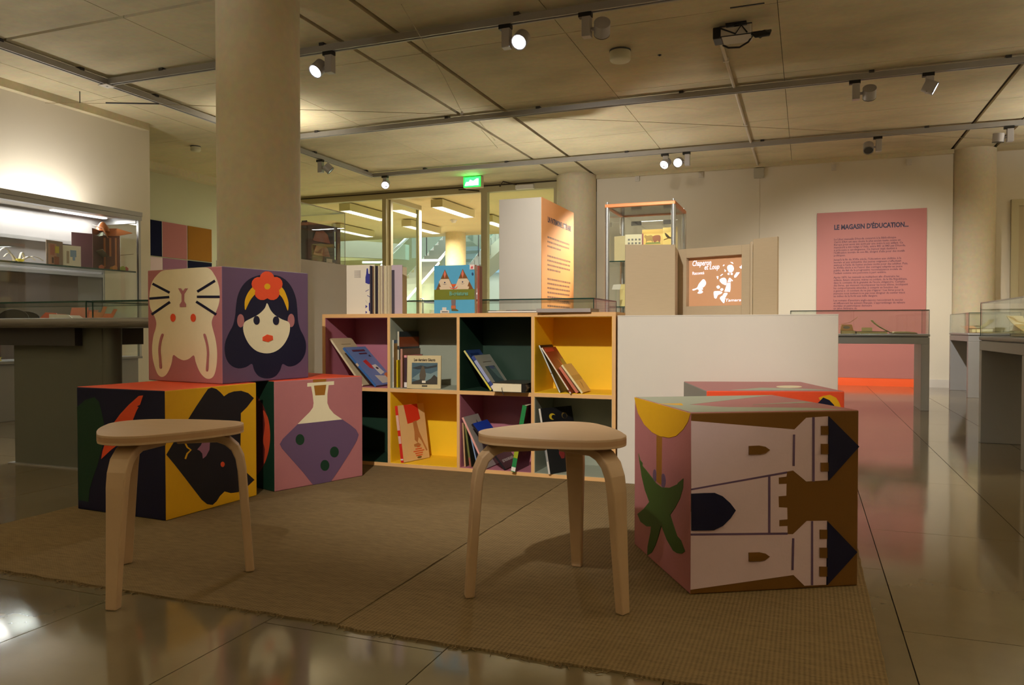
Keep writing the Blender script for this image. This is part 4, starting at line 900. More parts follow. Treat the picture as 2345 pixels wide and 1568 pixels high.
for q in ([(1050, 500), (1070, 465), (1100, 470), (1070, 505)], [(1090, 570), (1140, 610), (1100, 640)], [(985, 720), (1045, 680), (1060, 690), (1000, 735)], [(890, 740), (945, 735), (930, 810), (915, 800)]): sil('silhouette', px(q), False)
sil('silhouette', px([(260, 1060), (380, 1020), (430, 930), (480, 870), (560, 800), (620, 850), (630, 920), (580, 990), (540, 1010), (550, 1060), (500, 1060), (550, 1120), (480, 1160), (400, 1150), (440, 1100), (400, 1050), (290, 1090)]))
# side doors of the theatre
ld = obj('door', bx(0, .245, 0, .012, 0, .352), M_MDF, th); 
ld.parent = None
inv = (Matrix.Translation((-.633, 4.071, PT)) @ Matrix.Rotation(fa, 4, 'Z')).inverted()
def put(o, loc, rz):
    o.parent = th
    o.matrix_local = inv @ (Matrix.Translation(loc) @ Matrix.Rotation(rz, 4, 'Z'))
put(ld, (-.839, 3.757, PT), math.atan2(3.844-3.757, -.61+.839))
rd = obj('door', bx(0, .128, 0, .012, 0, .356), M_MDF, th)
put(rd, (-.237, 3.773, PT), math.atan2(3.707-3.773, -.131+.237))
for hz in (.06, .28):
    obj('hinge', MB().cyl((.0, -.004, hz), (.0, -.004, hz+.03), .004, n=8), M_ALU, th)
    obj('hinge', MB().cyl((FWd, -.004, hz), (FWd, -.004, hz+.03), .004, n=8), M_ALU, th)
# folding side boards joining the doors to the theatre
for a, b_ in (((-.610, 3.850), (-.630, 4.066)), ((-.240, 3.779), (-.252, 3.925))):
    s_ = obj('side_board', bx(0, math.hypot(b_[0]-a[0], b_[1]-a[1]), 0, .010, 0, .345), M_MDF, th)
    put(s_, (a[0], a[1], PT), math.atan2(b_[1]-a[1], b_[0]-a[0]))
# ------------------------------------------------------------------ pink text panel and wall squares
PX0, PX1, PZ0, PZ1, PY = .113, 1.383, .102, 2.232, 10.812
pn = thing('text_panel', 'tall dusty pink text panel on the white back wall', 'panel', (PX0, PY, 0))
M_PINKP = mat('poster_pink', (180, 112, 104), .6, noise=.02)
obj('panel_sheet', bx(0, PX1-PX0, 0, .012, PZ0, PZ1), M_PINKP, pn)
M_INK = mat('ink_navy', (44, 34, 62), .6)
pm = lambda x, z: frame_M((x, -.0012, z), (1, 0, 0), (0, 0, 1))
text('heading', "LE MAGASIN D'ÉDUCATION...", .085, pm(.205, 2.03-.02), M_INK, pn, bold=.0035, wfit=.86)
M_INK2 = mat('ink_body', (96, 52, 66), .6)
paras = [("Le Liber manualis Dhuoda conservé à la Bibliothèque", "Carré d'Art est sans doute le plus ancien texte connu en", "Europe pour avoir été écrit par une mère à son enfant. Ce", "manuscrit a été rédigé à Uzès, entre 841 et 843 par Dhuoda,", "« princesse » carolingienne. Ce manuel était destiné à", "l'édification morale de son fils, éloigné d'elle pour des motifs", "politiques."),
 ("Jusqu'à la fin du XVIIe siècle, l'éducation aux civilités, à la", "morale et aux antiquités des jeunes seigneurs s'effectuait", "surtout à l'aide de textes anciens écrits pour des adultes. Puis,", "le XVIIIe siècle a vu l'essor des ouvrages adaptés au jeune", "public, du fait de la progressive reconnaissance sociale de", "l'enfant comme une personne à part entière."),
 ("Après 1870, les manuels se multiplient afin d'instruire les", "enfants, futurs citoyens, mères ou soldats, de la IIIe République,", "dans le contexte de la gratuité de l'école obligatoire. Certains", "des livres, qui viennent récompenser les bons élèves, inculquent", "les comportements attendus, y compris en fonction des", "« genres » : il convient de ne pas s'égarer ! Les livres pour la", "jeunesse nous invitent à ne pas nous éloigner du sentier tracé", "au milieu de la forêt aux mille dangers."),
 ("Les romans d'aventure anglo-saxons rencontrent le succès", "et influencent les auteurs français. L'apprentissage de valeurs", "morales et patriotiques demeure", "un jalon littéraire du")]
z = 1.872; dz = .0345
for pi, p in enumerate(paras):
    me = text_mesh('\n'.join(p), .0365, bold=.0007, res=1)
    xs = [v.co.x for v in me.vertices]; k = (.862 if pi in (1, 2) else .83)/(max(xs)-min(xs)); 
    for v in me.vertices: v.co.x *= k; v.co.y *= dz/.0365
    me.transform(pm(.205, z)); obj('paragraph', me, M_INK2, pn)
    z -= dz*len(p) + .021
tr = struct('trim_4', bx(PX0, PX1, 10.815, 10.84, 0, .10), mat('orange_baseboard', (255, 98, 40), .45), 'bright orange baseboard under the pink text panel')

sq = [(7.60, 8.092, 1.71, 2.187, 'navy', 'navy square'), (8.10, 8.545, 1.71, 2.187, 'pink', 'dusty pink square'), (8.562, 9.03, 1.71, 2.187, 'ochre', 'ochre square'),
      (7.60, 8.092, 1.22, 1.695, 'palepink', 'pale pink square'), (8.10, 8.545, 1.22, 1.695, 'mauve', 'mauve square'), (8.562, 9.03, 1.22, 1.695, 'navy', 'lower navy square')]
for ya, yb, za, zb, c, lb_ in sq:
    o = thing('wall_square', lb_ + ' panel on the far left wall', 'panel', (-8.2, (ya+yb)/2, za), 0, 'coloured wall squares')
    o['label'] = {'navy square': 'upper navy square panel on the far left wall'}.get(lb_, lb_ + ' panel on the far left wall')
    obj('panel_sheet', bx(0, .012, ya-(ya+yb)/2, yb-(ya+yb)/2, 0, zb-za), paint(c, .8, .04), o)
    obj('panel_border', MB().box(.0, .0115, yb-(ya+yb)/2, yb-(ya+yb)/2+.006, 0, zb-za), M_WHITE, o)

# ------------------------------------------------------------------ grey display tables with glass hoods
def glass_box(t, x0, x1, y0, y1, z0, z1, m=None, th_=.006, edge=.004, em=None):
    m = m or M_GLASS
    obj('glass_pane', bx(x0, x1, y0, y0+th_, z0, z1), m, t); obj('glass_pane', bx(x0, x1, y1-th_, y1, z0, z1), m, t)
    obj('glass_pane', bx(x0, x0+th_, y0+th_, y1-th_, z0, z1), m, t); obj('glass_pane', bx(x1-th_, x1, y0+th_, y1-th_, z0, z1), m, t)
    obj('glass_top', bx(x0, x1, y0, y1, z1, z1+th_), m, t)
    e_ = edge; zt = z1+th_
    for a in ((x0-.001, x1+.001, y0-.001, y0+e_, zt-e_*1.5, zt+.001), (x0-.001, x1+.001, y1-e_, y1+.001, zt-e_*1.5, zt+.001), (x0-.001, x0+e_, y0, y1, zt-e_*1.5, zt+.001), (x1-e_, x1+.001, y0, y1, zt-e_*1.5, zt+.001),
              (x0-.001, x0+e_*.8, y0-.001, y0+e_*.8, z0, z1), (x1-e_*.8, x1+.001, y0-.001, y0+e_*.8, z0, z1), (x0-.001, x0+e_*.8, y1-e_*.8, y1+.001, z0, z1), (x1-e_*.8, x1+.001, y1-e_*.8, y1+.001, z0, z1)):
        obj('glass_edge', bx(*a), em or M_EDGE, t)
def display_table(x, y, rz, L, W, label):
    t = thing('display_table', label, 'display table', (x, y, 0), rz, 'grey display tables')
    hl, hw = L/2, W/2
    obj('leg_slab', bx(-hl, -hl+.068, -hw, hw, 0, .595), M_GREY, t, bevel=.003)
    obj('leg_slab', bx(hl-.068, hl, -hw, hw, 0, .595), M_GREY, t, bevel=.003)
    obj('apron', bx(-hl, hl, -hw, hw, .595, .655), M_GREY, t, bevel=.003)
    obj('table_top', bx(-hl-.004, hl+.004, -hw-.004, hw+.004, .660, .684), M_GREY, t, bevel=.008)
    obj('shadow_gap', bx(-hl+.01, hl-.01, -hw+.01, hw-.01, .655, .660), M_BLACK, t)
    glass_box(t, -hl+.004, hl-.004, -hw+.004, hw-.004, .684, .895)
    return t
display_table(.434, 7.955, 0, 1.17, .48, 'grey display table in front of the pink text panel')
display_table(1.286, 5.19, math.pi/2, 1.13, .48, 'grey display table at the right edge, nearest the camera')
display_table(1.836, 9.92, math.pi/2, 1.15, .48, 'far right grey display table beside the column')
ct = display_table(-1.672, 4.35, 0, 1.18, .54, 'display table with glass hood directly behind the bookcase')
TT = .6855
M_PAPER = mat('old_paper', (222, 204, 150), .8, noise=.05, nscale=30)
def open_book(x, y, z, rz, w_, d, lift, label, lcol=(224, 208, 160), rcol=(196, 180, 140), board=(110, 80, 44)):
    t = thing('open_book', label, 'book', (x, y, z), rz, 'books in the display cases')
    obj('cover', bx(-.012, w_, 0, d, 0, .006), col(board), t)
    obj('page_block', MB().prism([(.0, .006), (.02, .020), (w_*.6, .022), (w_*.97, .012), (w_*.98, .006)], lambda u, v, q: (u, q, v), -d+.004, -.004).mesh('page_block'), mat('pg_%d' % rcol[0], rcol, .8, noise=.06, nscale=60), t)
    o = [c for c in t.children if c.name.startswith('page_block')][0]; o.location.y = d
    rows = []
    for i in range(9):
        f = i/8; xx = -w_*f*math.cos(lift*f*.9); zz = .012+w_*f*math.sin(lift*f) + .02*math.sin(f*math.pi)
        rows.append([(xx, d-.004, zz), (xx, .004, zz)])
    obj('turned_page', MB().sheet(rows, .004), mat('pgl_%d' % lcol[0], lcol, .8, noise=.05, nscale=30), t)
    return t
open_book(.735, 7.83, TT, 0, .20, .24, .62, 'open book with a raised page in the case before the pink panel')
def flat_book(x, y, z, rz, w_, d, h, c, label, name='book', cat='book', grp='books in the display cases'):
    t = thing(name, label, cat, (x, y, z), rz, grp)
    obj('cover', MB().box(0, w_, 0, d, 0, .004).box(0, w_, 0, d, h-.004, h), col(c), t)
    obj('spine', bx(-.003, 0, 0, d, 0, h), col(c), t)
    obj('pages', bx(.002, w_-.004, .004, d-.004, .004, h-.004), M_PAPER, t)
    return t
flat_book(.43, 7.80, TT, 0, .26, .20, .022, (110, 104, 40), 'flat olive book in the case before the pink panel')
flat_book(.30, 7.82, TT, 0, .12, .17, .030, (176, 140, 70), 'small thick tan book in the case, half hidden by the white plinth')
t = thing('card_box', 'small orange box with an open lid in the display case', 'box', (.29, 7.83, TT+.0305), 0)
obj('box_body', MB().prism([(0, 0), (.115, 0), (.10, .055), (.015, .055)], lambda u, v, q: (u, q, v), -.12, 0), col((214, 160, 96)), t); t.children[0].location.y = .12
obj('box_label', MB().prism(ell(.055, .028, .03, .014), lambda u, v, q: (u, -q, v), 0, .001), col((150, 140, 120)), t)
obj('lid', MB().sheet([[(.0, .0, .058), (.0, .1, .058)], [(.09, .0, .078), (.09, .1, .078)], [(.15, .0, .125), (.15, .1, .125)]], .004), col((214, 150, 110)), t)
t = thing('caption_card', 'white caption card standing on the olive book', 'card', (.475, 7.86, TT+.0225), 0, 'caption cards in the cases')
obj('card_face', bx(0, .09, 0, .003, 0, .035), M_PAPER, t); obj('card_foot', bx(0, .09, .003, .03, 0, .002), M_PAPER, t)
# right-hand case
open_book(1.25, 5.42, TT, math.radians(-35), .17, .22, .75, 'open book with a lifted page in the nearest right display case', (226, 204, 140))
open_book(1.22, 4.92, TT, math.radians(-70), .17, .2, .9, 'propped open book at the very right edge', (226, 206, 160))
flat_book(1.12, 5.30, TT, math.radians(-80), .30, .2, .02, (120, 104, 40), 'flat olive book in the nearest right display case')
flat_book(1.66, 9.75, TT, math.radians(-90), .22, .2, .05, (120, 62, 36), 'red-brown book in the far right display case')
open_book(1.72, 10.1, TT, math.radians(-60), .14, .18, .5, 'open book in the far right display case', (190, 150, 110))
# case behind the bookcase
t = thing('folded_card', 'cream folded card upright in the case behind the bookcase', 'card', (-1.99, 4.40, TT), math.radians(10), 'books in the display cases')
obj('leaf', bx(0, .07, 0, .003, 0, .205), M_PAPER, t); obj('leaf', MB().xbox(Matrix.Rotation(math.radians(50), 4, 'Z'), 0, .06, 0, .003, 0, .20), M_PAPER, t)
open_book(-1.35, 4.22, TT, math.radians(5), .14, .2, .4, 'open book in the case behind the bookcase', (226, 214, 190))
t = thing('paper_figure', 'small paper figure in the case behind the fox book', 'figure', (-2.10, 4.35, TT), math.radians(20))
obj('body', MB().prism([(0, 0), (.09, 0), (.11, .10), (.05, .15), (.02, .11)], lambda u, v, q: (u, -q, v), 0, .004), col((200, 190, 170)), t)
obj('stripe', MB().prism([(.02, .11), (.05, .15), (.055, .12), (.03, .08)], lambda u, v, q: (u, -q, v), .003, .006), col((180, 70, 60)), t)

# ------------------------------------------------------------------ foreground display table at left
lt = thing('display_table', 'long grey display table with rounded edge at far left', 'display table', (-4.0, 2.84, 0), 0, 'grey display tables')
def bull(x0, x1, y0, z0, z1, depth):
    r = (z1-z0)/2; pts = [(y0+depth, z0), (y0+depth, z1)] + [(y0+r - r*math.sin(a), (z0+z1)/2 + r*math.cos(a)) for a in [math.pi*k/12 for k in range(13)]]
    return MB().prism(pts, lambda u, v, q: (q, u, v), x0, x1)
obj('table_top', bull(-1.6, 1.13, 0, .737, .788, .62), mat('table_grey', (118, 112, 104), .35, .3), lt)
obj('under_frame', bx(-1.5, .478, .06, .5, .645, .7365), M_DGREY, lt)
obj('pedestal', bx(-.03, .615, .105, .175, 0, .7365), mat('pedestal_grey', (96, 96, 84), .5, .1, noise=.03), lt)
obj('pedestal_edge', MB().cyl((.645, .14, 0), (.645, .14, .7365), .046, n=24), mat('pedestal_grey', (96, 96, 84), .5, .1), lt)
obj('pedestal_plate', bx(-.06, .70, .085, .20, 0, .006), M_GREY, lt)
for xa, xb in ((-1.58, .595), (.637, 1.115)):
    glass_box(lt, xa, xb, .03, .58, .789, .868, edge=.005)
LTZ = .7895
items = [('folded_paper', 'white folded paper in the left table case', [(0, 0), (.14, 0), (.10, .05), (.03, .07)], (224, 226, 226), -4.42), ('paper_dome', 'lilac paper dome in the left table case', ell(.07, .0, .09, .055), (120, 118, 168), -4.27),
         ('paper_dome', 'black paper dome in the left table case', ell(.07, .0, .12, .05), (24, 22, 26), -4.12), ('paper_fold', 'salmon folded paper in the left table case', [(0, 0), (.16, 0), (.13, .03), (.05, .035)], (226, 110, 84), -4.02),
         ('popup_card', 'patterned pink pop-up card in the left table case', [(0, 0), (.12, 0), (.15, .062), (.02, .062)], (206, 140, 120), -3.90), ('paper_sheet', 'white leaflet in the left table case', [(0, 0), (.17, 0), (.14, .018), (.0, .022)], (226, 222, 214), -3.79),
         ('paper_chair', 'orange pop-up paper chair in the left table case', [(0, 0), (.10, 0), (.135, .06), (.11, .062), (.09, .03), (.01, .035)], (226, 140, 96), -3.60)]
for ii, (nm, lb_, pts, c, xx) in enumerate(items):
    t = thing(nm, lb_, 'paper object', (xx, (2.95, 3.06, 2.96, 3.09, 3.18, 2.97, 3.05)[ii], LTZ), 0, 'paper objects in the left table case')
    pts = [(a, max(b, 0)) for a, b in pts]
    if nm == 'paper_dome': pts = [(.07+(.09 if c[0] > 50 else .12)*math.cos(math.pi*k/10), (.055 if c[0] > 50 else .05)*math.sin(math.pi*k/10)) for k in range(11)]
    obj('front_leaf', MB().prism(pts, lambda u, v, q: (u, -q, v), 0, .003), col(c), t)
    obj('back_leaf', MB().prism(pts, lambda u, v, q: (u+.005, .06-q, v*.8), 0, .003), col(tuple(int(v*.85) for v in c)), t)
    obj('base_leaf', bx(min(p[0] for p in pts), max(p[0] for p in pts), -.0, .06, 0, .002), col(c), t)

# ------------------------------------------------------------------ tall wall showcase at left
vx0, vx1, vy0, vy1, vz0, vz1 = -6.34, -5.86, 1.2, 5.535, .474, 1.812
sc = thing('showcase', 'tall glass showcase with grey base along the left wall', 'showcase', (vx1, vy1, 0))
def sb(x0, x1, y0, y1, z0, z1): return bx(x0-vx1, x1-vx1, y0-vy1, y1-vy1, z0, z1)
obj('base', sb(vx0, vx1-.02, vy0, vy1-.02, .0, vz0-.02), M_GREY, sc, bevel=.004)
obj('base_top', sb(vx0-.01, vx1+.005, vy0, vy1+.005, vz0-.02, vz0), M_GREY, sc)
obj('back_panel', sb(vx0, vx0+.02, vy0, vy1-.03, vz0, vz1-.031), mat('showcase_back', (128, 124, 122), .8), sc)
obj('top_frame', MB().box(-.03, .012, vy0-vy1, .012, vz1-.028, vz1+.012).box(-.06, .008, vy0-vy1, .008, vz1-.066, vz1-.03), M_ALU, sc)
obj('top_panel', sb(vx0, vx1-.03, vy0, vy1-.03, vz1-.03, vz1), M_WHITE, sc)
obj('end_frame', sb(vx0, vx1-.03, vy1-.03, vy1, vz1-.09, vz1-.03), M_ALU, sc)
obj('corner_post', sb(vx1-.025, vx1, vy1-.025, vy1, vz0, vz1-.03), M_ALU, sc)
obj('corner_post', sb(vx0, vx0+.025, vy1-.025, vy1, vz0, vz1-.03), M_ALU, sc)
obj('glass_pane', sb(vx1-.012, vx1-.006, vy0, vy1-.025, vz0, vz1-.06), M_GLASS, sc)
obj('glass_pane', sb(vx0+.025, vx1-.025, vy1-.012, vy1-.006, vz0, vz1-.06), M_GLASS, sc)
obj('glass_shelf', sb(vx0+.03, vx1-.03, vy0, vy1-.03, 1.258, 1.268), M_GLASS, sc)
obj('shelf_edge', sb(vx1-.033, vx1-.029, vy0, vy1-.03, 1.256, 1.270), M_EDGE, sc)
obj('shelf_rail', sb(vx0+.02, vx0+.05, vy0, vy1-.04, 1.22, 1.25), M_GREY, sc)
obj('shelf_rail', sb(vx0+.02, vx0+.05, vy0, vy1-.04, 1.50, 1.53), M_GREY, sc)
obj('fabric_panel', sb(vx0+.021, vx0+.03, vy0, vy1-.30, vz0, 1.215), mat('taupe_fabric', (98, 84, 76), .9, noise=.06, nscale=120), sc)
obj('light_strip', sb(vx0+.10, vx0+.15, 4.9, vy1-.08, vz1-.042, vz1-.031), emis('showcase_led', (250, 250, 255), 2.5), sc)
l = D.lights.new('showcase_light', 'AREA'); l.shape = 'RECTANGLE'; l.size = .08; l.size_y = 1.4; l.energy = 18; l.color = (1, .97, .93)
lo = D.objects.new('showcase_light', l); COL.objects.link(lo); lo.parent = sc; lo.location = (vx0+.125-vx1, 4.7-vy1, vz1-.05)
obj('wall_washer', sb(vx0-.12, vx0-.05, 4.7, 5.5, vz1-.05, vz1-.02), emis('showcase_led', (250, 250, 255), 3.0), sc)
l = D.lights.new('wall_washer_light', 'AREA'); l.shape = 'RECTANGLE'; l.size = .07; l.size_y = .8; l.energy = 11; l.color = (1, .97, .93)
lo = D.objects.new('wall_washer_light', l); COL.objects.link(lo); lo.parent = sc; lo.location = (vx0-.085-vx1, 5.1-vy1, vz1-.012); lo.rotation_euler = (math.pi, math.radians(-12), 0)
SZ = 1.2685
# pop-up house
t = thing('popup_house', 'brown pop-up house book with curved roofs in the showcase', 'pop-up book', (-6.08, 5.30, SZ))
BR = col((112, 62, 50)); BR2 = col((86, 48, 46)); OR = col((204, 124, 70)); OL = col((92, 78, 48))
obj('back_cover', MB().xbox(Matrix.Rotation(math.radians(100), 4, 'Z'), 0, .21, 0, .006, 0, .33), BR, t)
obj('side_cover', MB().xbox(Matrix.Rotation(math.radians(-60), 4, 'Z'), 0, .24, 0, .006, 0, .36), BR2, t)
obj('side_wall', MB().xbox(Matrix.Translation((0, -.0, 0)) @ Matrix.Rotation(math.radians(-110), 4, 'Z'), .02, .26, 0, .006, 0, .33), col((98, 62, 70)), t)
obj('inner_wall', MB().xbox(Matrix.Rotation(math.radians(25), 4, 'Z'), 0, .16, 0, .005, 0, .32), col((126, 72, 52)), t)
for i in range(3): obj('paper_pillar', MB().xbox(Matrix.Rotation(math.radians(25), 4, 'Z'), .02+.05*i, .035+.05*i, -.012, -.004, .03+.10*(i % 2), .30), OR, t)
obj('roof', MB().sheet([[(.20, -.16, .36), (.05, .02, .30), (.18, .18, .355)], [(.05, -.14, .40), (-.01, .0, .385), (.03, .14, .40)]], .004), OR, t)
obj('turret', MB().lathe([(.001, .45), (.02, .44), (.05, .40), (.06, .36)], (.01, 0, 0), 12), OR, t)
obj('canopy', MB().sheet([[(.20, -.17, .17), (.06, .02, .13), (.18, .19, .16)], [(.05, -.14, .16), (.0, .0, .12), (.03, .16, .15)]], .004), OL, t)
for i in range(4): obj('shelf_stripe', MB().xbox(Matrix.Rotation(math.radians(100), 4, 'Z'), .02, .10, -.002, 0, .18+.03*i, .19+.03*i), BR2, t)
obj('portrait', MB().xbox(Matrix.Rotation(math.radians(100), 4, 'Z'), .12, .19, -.003, 0, .19, .28), col((176, 150, 90)), t)
obj('portrait_face', MB().xbox(Matrix.Rotation(math.radians(100), 4, 'Z'), .135, .175, -.005, -.002, .205, .265), col((110, 100, 90)), t)
for i, (a, b_, c) in enumerate(((.10, -.12, (190, 96, 64)), (.15, -.02, (206, 130, 60)), (.16, .06, (160, 180, 80)), (.12, .13, (190, 90, 80)), (.08, .02, (210, 150, 70)))):
    obj('paper_furniture', MB().prism([(0, 0), (.05, 0), (.055, .03), (.03, .045), (.0, .03)], lambda u, v, q, a=a, b_=b_: (a-q, b_+u, v), 0, .01), col(c), t)
# open picture book
t = thing('open_book', 'open picture book with sketches standing on the showcase shelf', 'book', (-6.12, 4.92, SZ), 0, 'books in the showcase')
obj('left_page', MB().xbox(Matrix.Rotation(math.radians(-76), 4, 'Z'), 0, .17, 0, .005, 0, .20), col((186, 140, 110)), t)
obj('right_page', MB().xbox(Matrix.Rotation(math.radians(74), 4, 'Z'), 0, .16, 0, .005, 0, .20), col((226, 218, 190)), t)
obj('cover', MB().xbox(Matrix.Rotation(math.radians(-80), 4, 'Z'), 0, .185, .006, .010, 0, .225), col((150, 130, 110)), t)
for a, b_, c, d_, cc in ((-.10, .02, -.02, .09, (146, 92, 66)), (-.15, .10, -.10, .19, (176, 110, 90)), (-.09, .12, -.03, .18, (206, 190, 70)), (-.13, .03, -.11, .08, (96, 70, 60))):
    obj('page_picture', MB().xbox(Matrix.Rotation(math.radians(-76), 4, 'Z'), -c, -a, .005, .007, b_, d_), col(cc), t)
for a, b_, c, d_, cc in ((.04, .04, .06, .15, (170, 150, 120)), (.07, .10, .12, .16, (130, 156, 176)), (.09, .07, .11, .11, (140, 164, 190))):
    obj('page_picture', MB().xbox(Matrix.Rotation(math.radians(74), 4, 'Z'), a, c, -.002, .0, b_, d_), col(cc), t)
# paper flower
t = thing('paper_flower', 'white curled paper pop-up with a yellow centre in the showcase', 'pop-up book', (-6.1, 4.50, SZ))
obj('base', bx(-.06, .06, -.12, .10, 0, .004), M_PAPW, t)
obj('centre', MB().prism(ell(0, .03, .035, .012), lambda u, v, q: (q, u, v), -.02, .03), col((206, 190, 60)), t)
for k, (dy, hh, ln) in enumerate(((-.10, .10, .14), (-.05, .06, .10), (.05, .05, .14), (.09, .055, .20), (.02, .08, .05))):
    pts = []
    s_ = 1 if dy > 0 else -1
    rows = []
    for i in range(9):
        f = i/8; yy = dy*.3 + s_*ln*f; zz = .02 + hh*math.sin(f*math.pi*.85) ; rows.append([(.012, yy, zz), (-.012, yy, zz)])
    obj('paper_strip', MB().sheet(rows, .003), M_PAPW, t)
t = thing('picture_book', 'dark red picture book propped low in the showcase', 'book', (-6.12, 4.02, vz0+.002), math.radians(90), 'books in the showcase')
obj('cover', bx(0, .34, 0, .006, 0, .56), col((74, 40, 34)), t)
obj('cover_band', bx(.02, .32, -.002, 0, .52, .54), col((150, 110, 90)), t)
obj('stand', MB().add([(.15, .006, 0), (.19, .006, 0), (.19, .10, 0), (.15, .10, 0), (.15, .006, .3), (.19, .006, .3)], [(0, 3, 2, 1), (0, 1, 5, 4), (2, 3, 4, 5), (0, 4, 3), (1, 2, 5)]), M_WHITE, t)
open_book(-6.05, 5.30, vz0+.002, math.radians(90), .16, .16, .35, 'open white book lying on the showcase floor', (226, 220, 206))
flat_book(-5.98, 4.05, vz0+.002, math.radians(90), .22, .12, .03, (206, 190, 40), 'flat yellow book on the showcase floor')

# ------------------------------------------------------------------ white plinth with vitrine behind the column
t = thing('vitrine', 'tall white plinth with glass box behind the concrete column', 'vitrine', (-3.2, 4.33, 0))
obj('plinth_body', bx(-.62, 0, -.08, .62, 0, 1.205), M_WHITE, t, bevel=.002)
glass_box(t, -.60, -.02, -.06, .60, 1.2055, 1.588, edge=.003, em=M_ACRYL)
t = thing('popup_theatre', 'dark paper theatre book inside the vitrine behind the column', 'pop-up book', (-3.30, 4.53, 1.2065), math.radians(-3))
obj('back_board', bx(-.004, .004, -.02, .35, 0, .27), col((60, 44, 34)), t)
obj('front_frame', MB().box(.05, .056, -.02, .03, 0, .27).box(.05, .056, .30, .35, 0, .27).box(.05, .056, .03, .30, .235, .27).box(.05, .056, .03, .30, 0, .03), col((52, 38, 30)), t)
obj('side_board', bx(.004, .05, -.022, -.018, 0, .28), col((40, 32, 28)), t)
for i, (za, c) in enumerate(((.15, (176, 110, 90)), (.05, (156, 90, 66)))):
    obj('paper_scene', MB().prism([(.08, za), (.28, za), (.25, za+.06), (.20, za+.085), (.12, za+.07)], lambda u, v, q: (.012+q, u, v), 0, .006), col(c), t)
    obj('paper_arch', MB().prism([(.04, za-.03), (.32, za-.03), (.30, za), (.18, za-.012), (.06, za)], lambda u, v, q: (.03+q, u, v), 0, .005), col((70, 52, 42)), t)
t = thing('caption_card', 'white caption card beside the dark paper theatre', 'card', (-3.225, 4.70, 1.2065), math.radians(90), 'caption cards in the cases')
obj('card_face', bx(0, .07, 0, .003, 0, .03), M_PAPW, t); obj('card_foot', bx(0, .07, -.025, 0, 0, .002), M_PAPW, t)

# ------------------------------------------------------------------ free-standing pillar with orange text side
t = thing('text_pillar', 'white freestanding pillar with an orange lettered side', 'panel', (-2.38, 7.0, 0))
obj('pillar_body', bx(-.435, 0, 0, 1.075, 0, 1.99), M_WHITE, t, bevel=.002)
obj('orange_face', bx(0, .006, 0, 1.075, 0, 1.99), mat('pillar_orange', (218, 146, 78), .6), t)
pf = lambda y, z_: frame_M((.0072, y, z_), (0, 1, 0), (0, 0, 1))
text('heading', 'UN PATRIMOINE LITTÉRAIRE', .075, pf(.17, 1.775), M_INK, t, bold=.003, wfit=.80)
M_INK3 = mat('ink_orange_body', (120, 78, 50), .6)
rnd = random.Random(5); z = 1.62
for n in (3, 4, 8, 4, 3):
    for k in range(n):
        y_ = .17; end = .17 + (.80 if k < n-1 else .45)*rnd.uniform(.93, 1.0)
        while y_ < end-.03:
            wl_ = rnd.uniform(.02, .075); obj('word', bx(.006, .0068, y_, min(y_+wl_, end), z, z+.017), M_INK3, t); y_ += wl_+.012
        z -= .044
    z -= .05

# ------------------------------------------------------------------ aluminium display tower
t = thing('display_tower', 'glass display tower with copper rim and metal posts', 'showcase', (-1.435, 7.335, 0))
hx, hy = .325, .335
M_COPPER = mat('copper_rim', (214, 136, 84), .4, .3)
for sx in (-1, 1):
    for sy in (-1, 1): obj('post', MB().cyl((sx*(hx-.02), sy*(hy-.02), 0), (sx*(hx-.02), sy*(hy-.02), 1.855), .021, n=18), M_ALU, t); 
for sx in (-1, 1):
    for sy in (-1, 1): obj('post_cap', MB().cyl((sx*(hx-.02), sy*(hy-.02), 1.885), (sx*(hx-.02), sy*(hy-.02), 1.905), .012, n=12), M_ALU, t)
obj('rim', MB().box(-hx, hx, -hy, -hy+.035, 1.85, 1.885).box(-hx, hx, hy-.035, hy, 1.85, 1.885).box(-hx, -hx+.035, -hy+.035, hy-.035, 1.85, 1.885).box(hx-.035, hx, -hy+.035, hy-.035, 1.85, 1.885), M_COPPER, t, bevel=.006)
obj('top_panel', bx(-hx+.035, hx-.035, -hy+.035, hy-.035, 1.86, 1.87), mat('tower_mirror', (150, 142, 130), .15, .8), t)
for z_ in (1.352, .93, .5): obj('glass_shelf', bx(-hx+.03, hx-.03, -hy+.03, hy-.03, z_, z_+.008), M_GLASS, t); 
for z_ in (1.352, .93, .5): obj('shelf_edge', bx(-hx+.03, hx-.03, -hy+.027, -hy+.030, z_-.001, z_+.009), M_EDGE, t)
obj('glass_pane', bx(-hx+.04, hx-.04, -hy+.012, -hy+.018, .05, 1.85), M_GLASS, t); obj('glass_pane', bx(-hx+.04, hx-.04, hy-.018, hy-.012, .05, 1.85), M_GLASS, t)
obj('glass_pane', bx(-hx+.012, -hx+.018, -hy+.04, hy-.04, .05, 1.85), M_GLASS, t); obj('glass_pane', bx(hx-.018, hx-.012, -hy+.04, hy-.04, .05, 1.85), M_GLASS, t)
obj('base', bx(-hx, hx, -hy, hy, 0, .05), M_GREY, t)
for sx in (-1, 1): obj('clip', bx(sx*.16-.05, sx*.16+.05, hy-.05, hy-.03, 1.76, 1.80), M_DGREY, t)
l = D.lights.new('tower_light', 'AREA'); l.shape = 'RECTANGLE'; l.size = .4; l.size_y = .05; l.energy = 2.0; l.color = WARM
lo = D.objects.new('tower_light', l); COL.objects.link(lo); lo.parent = t; lo.location = (0, 0, 1.845)
TS = 1.361
t = thing('open_book', 'open old book with stamps on the tower shelf', 'book', (-1.61, 7.20, TS), 0, 'books in the display tower')
obj('left_page', MB().xbox(Matrix.Rotation(math.radians(160), 4, 'Z'), 0, .12, 0, .004, 0, .25), col((214, 196, 150)), t)
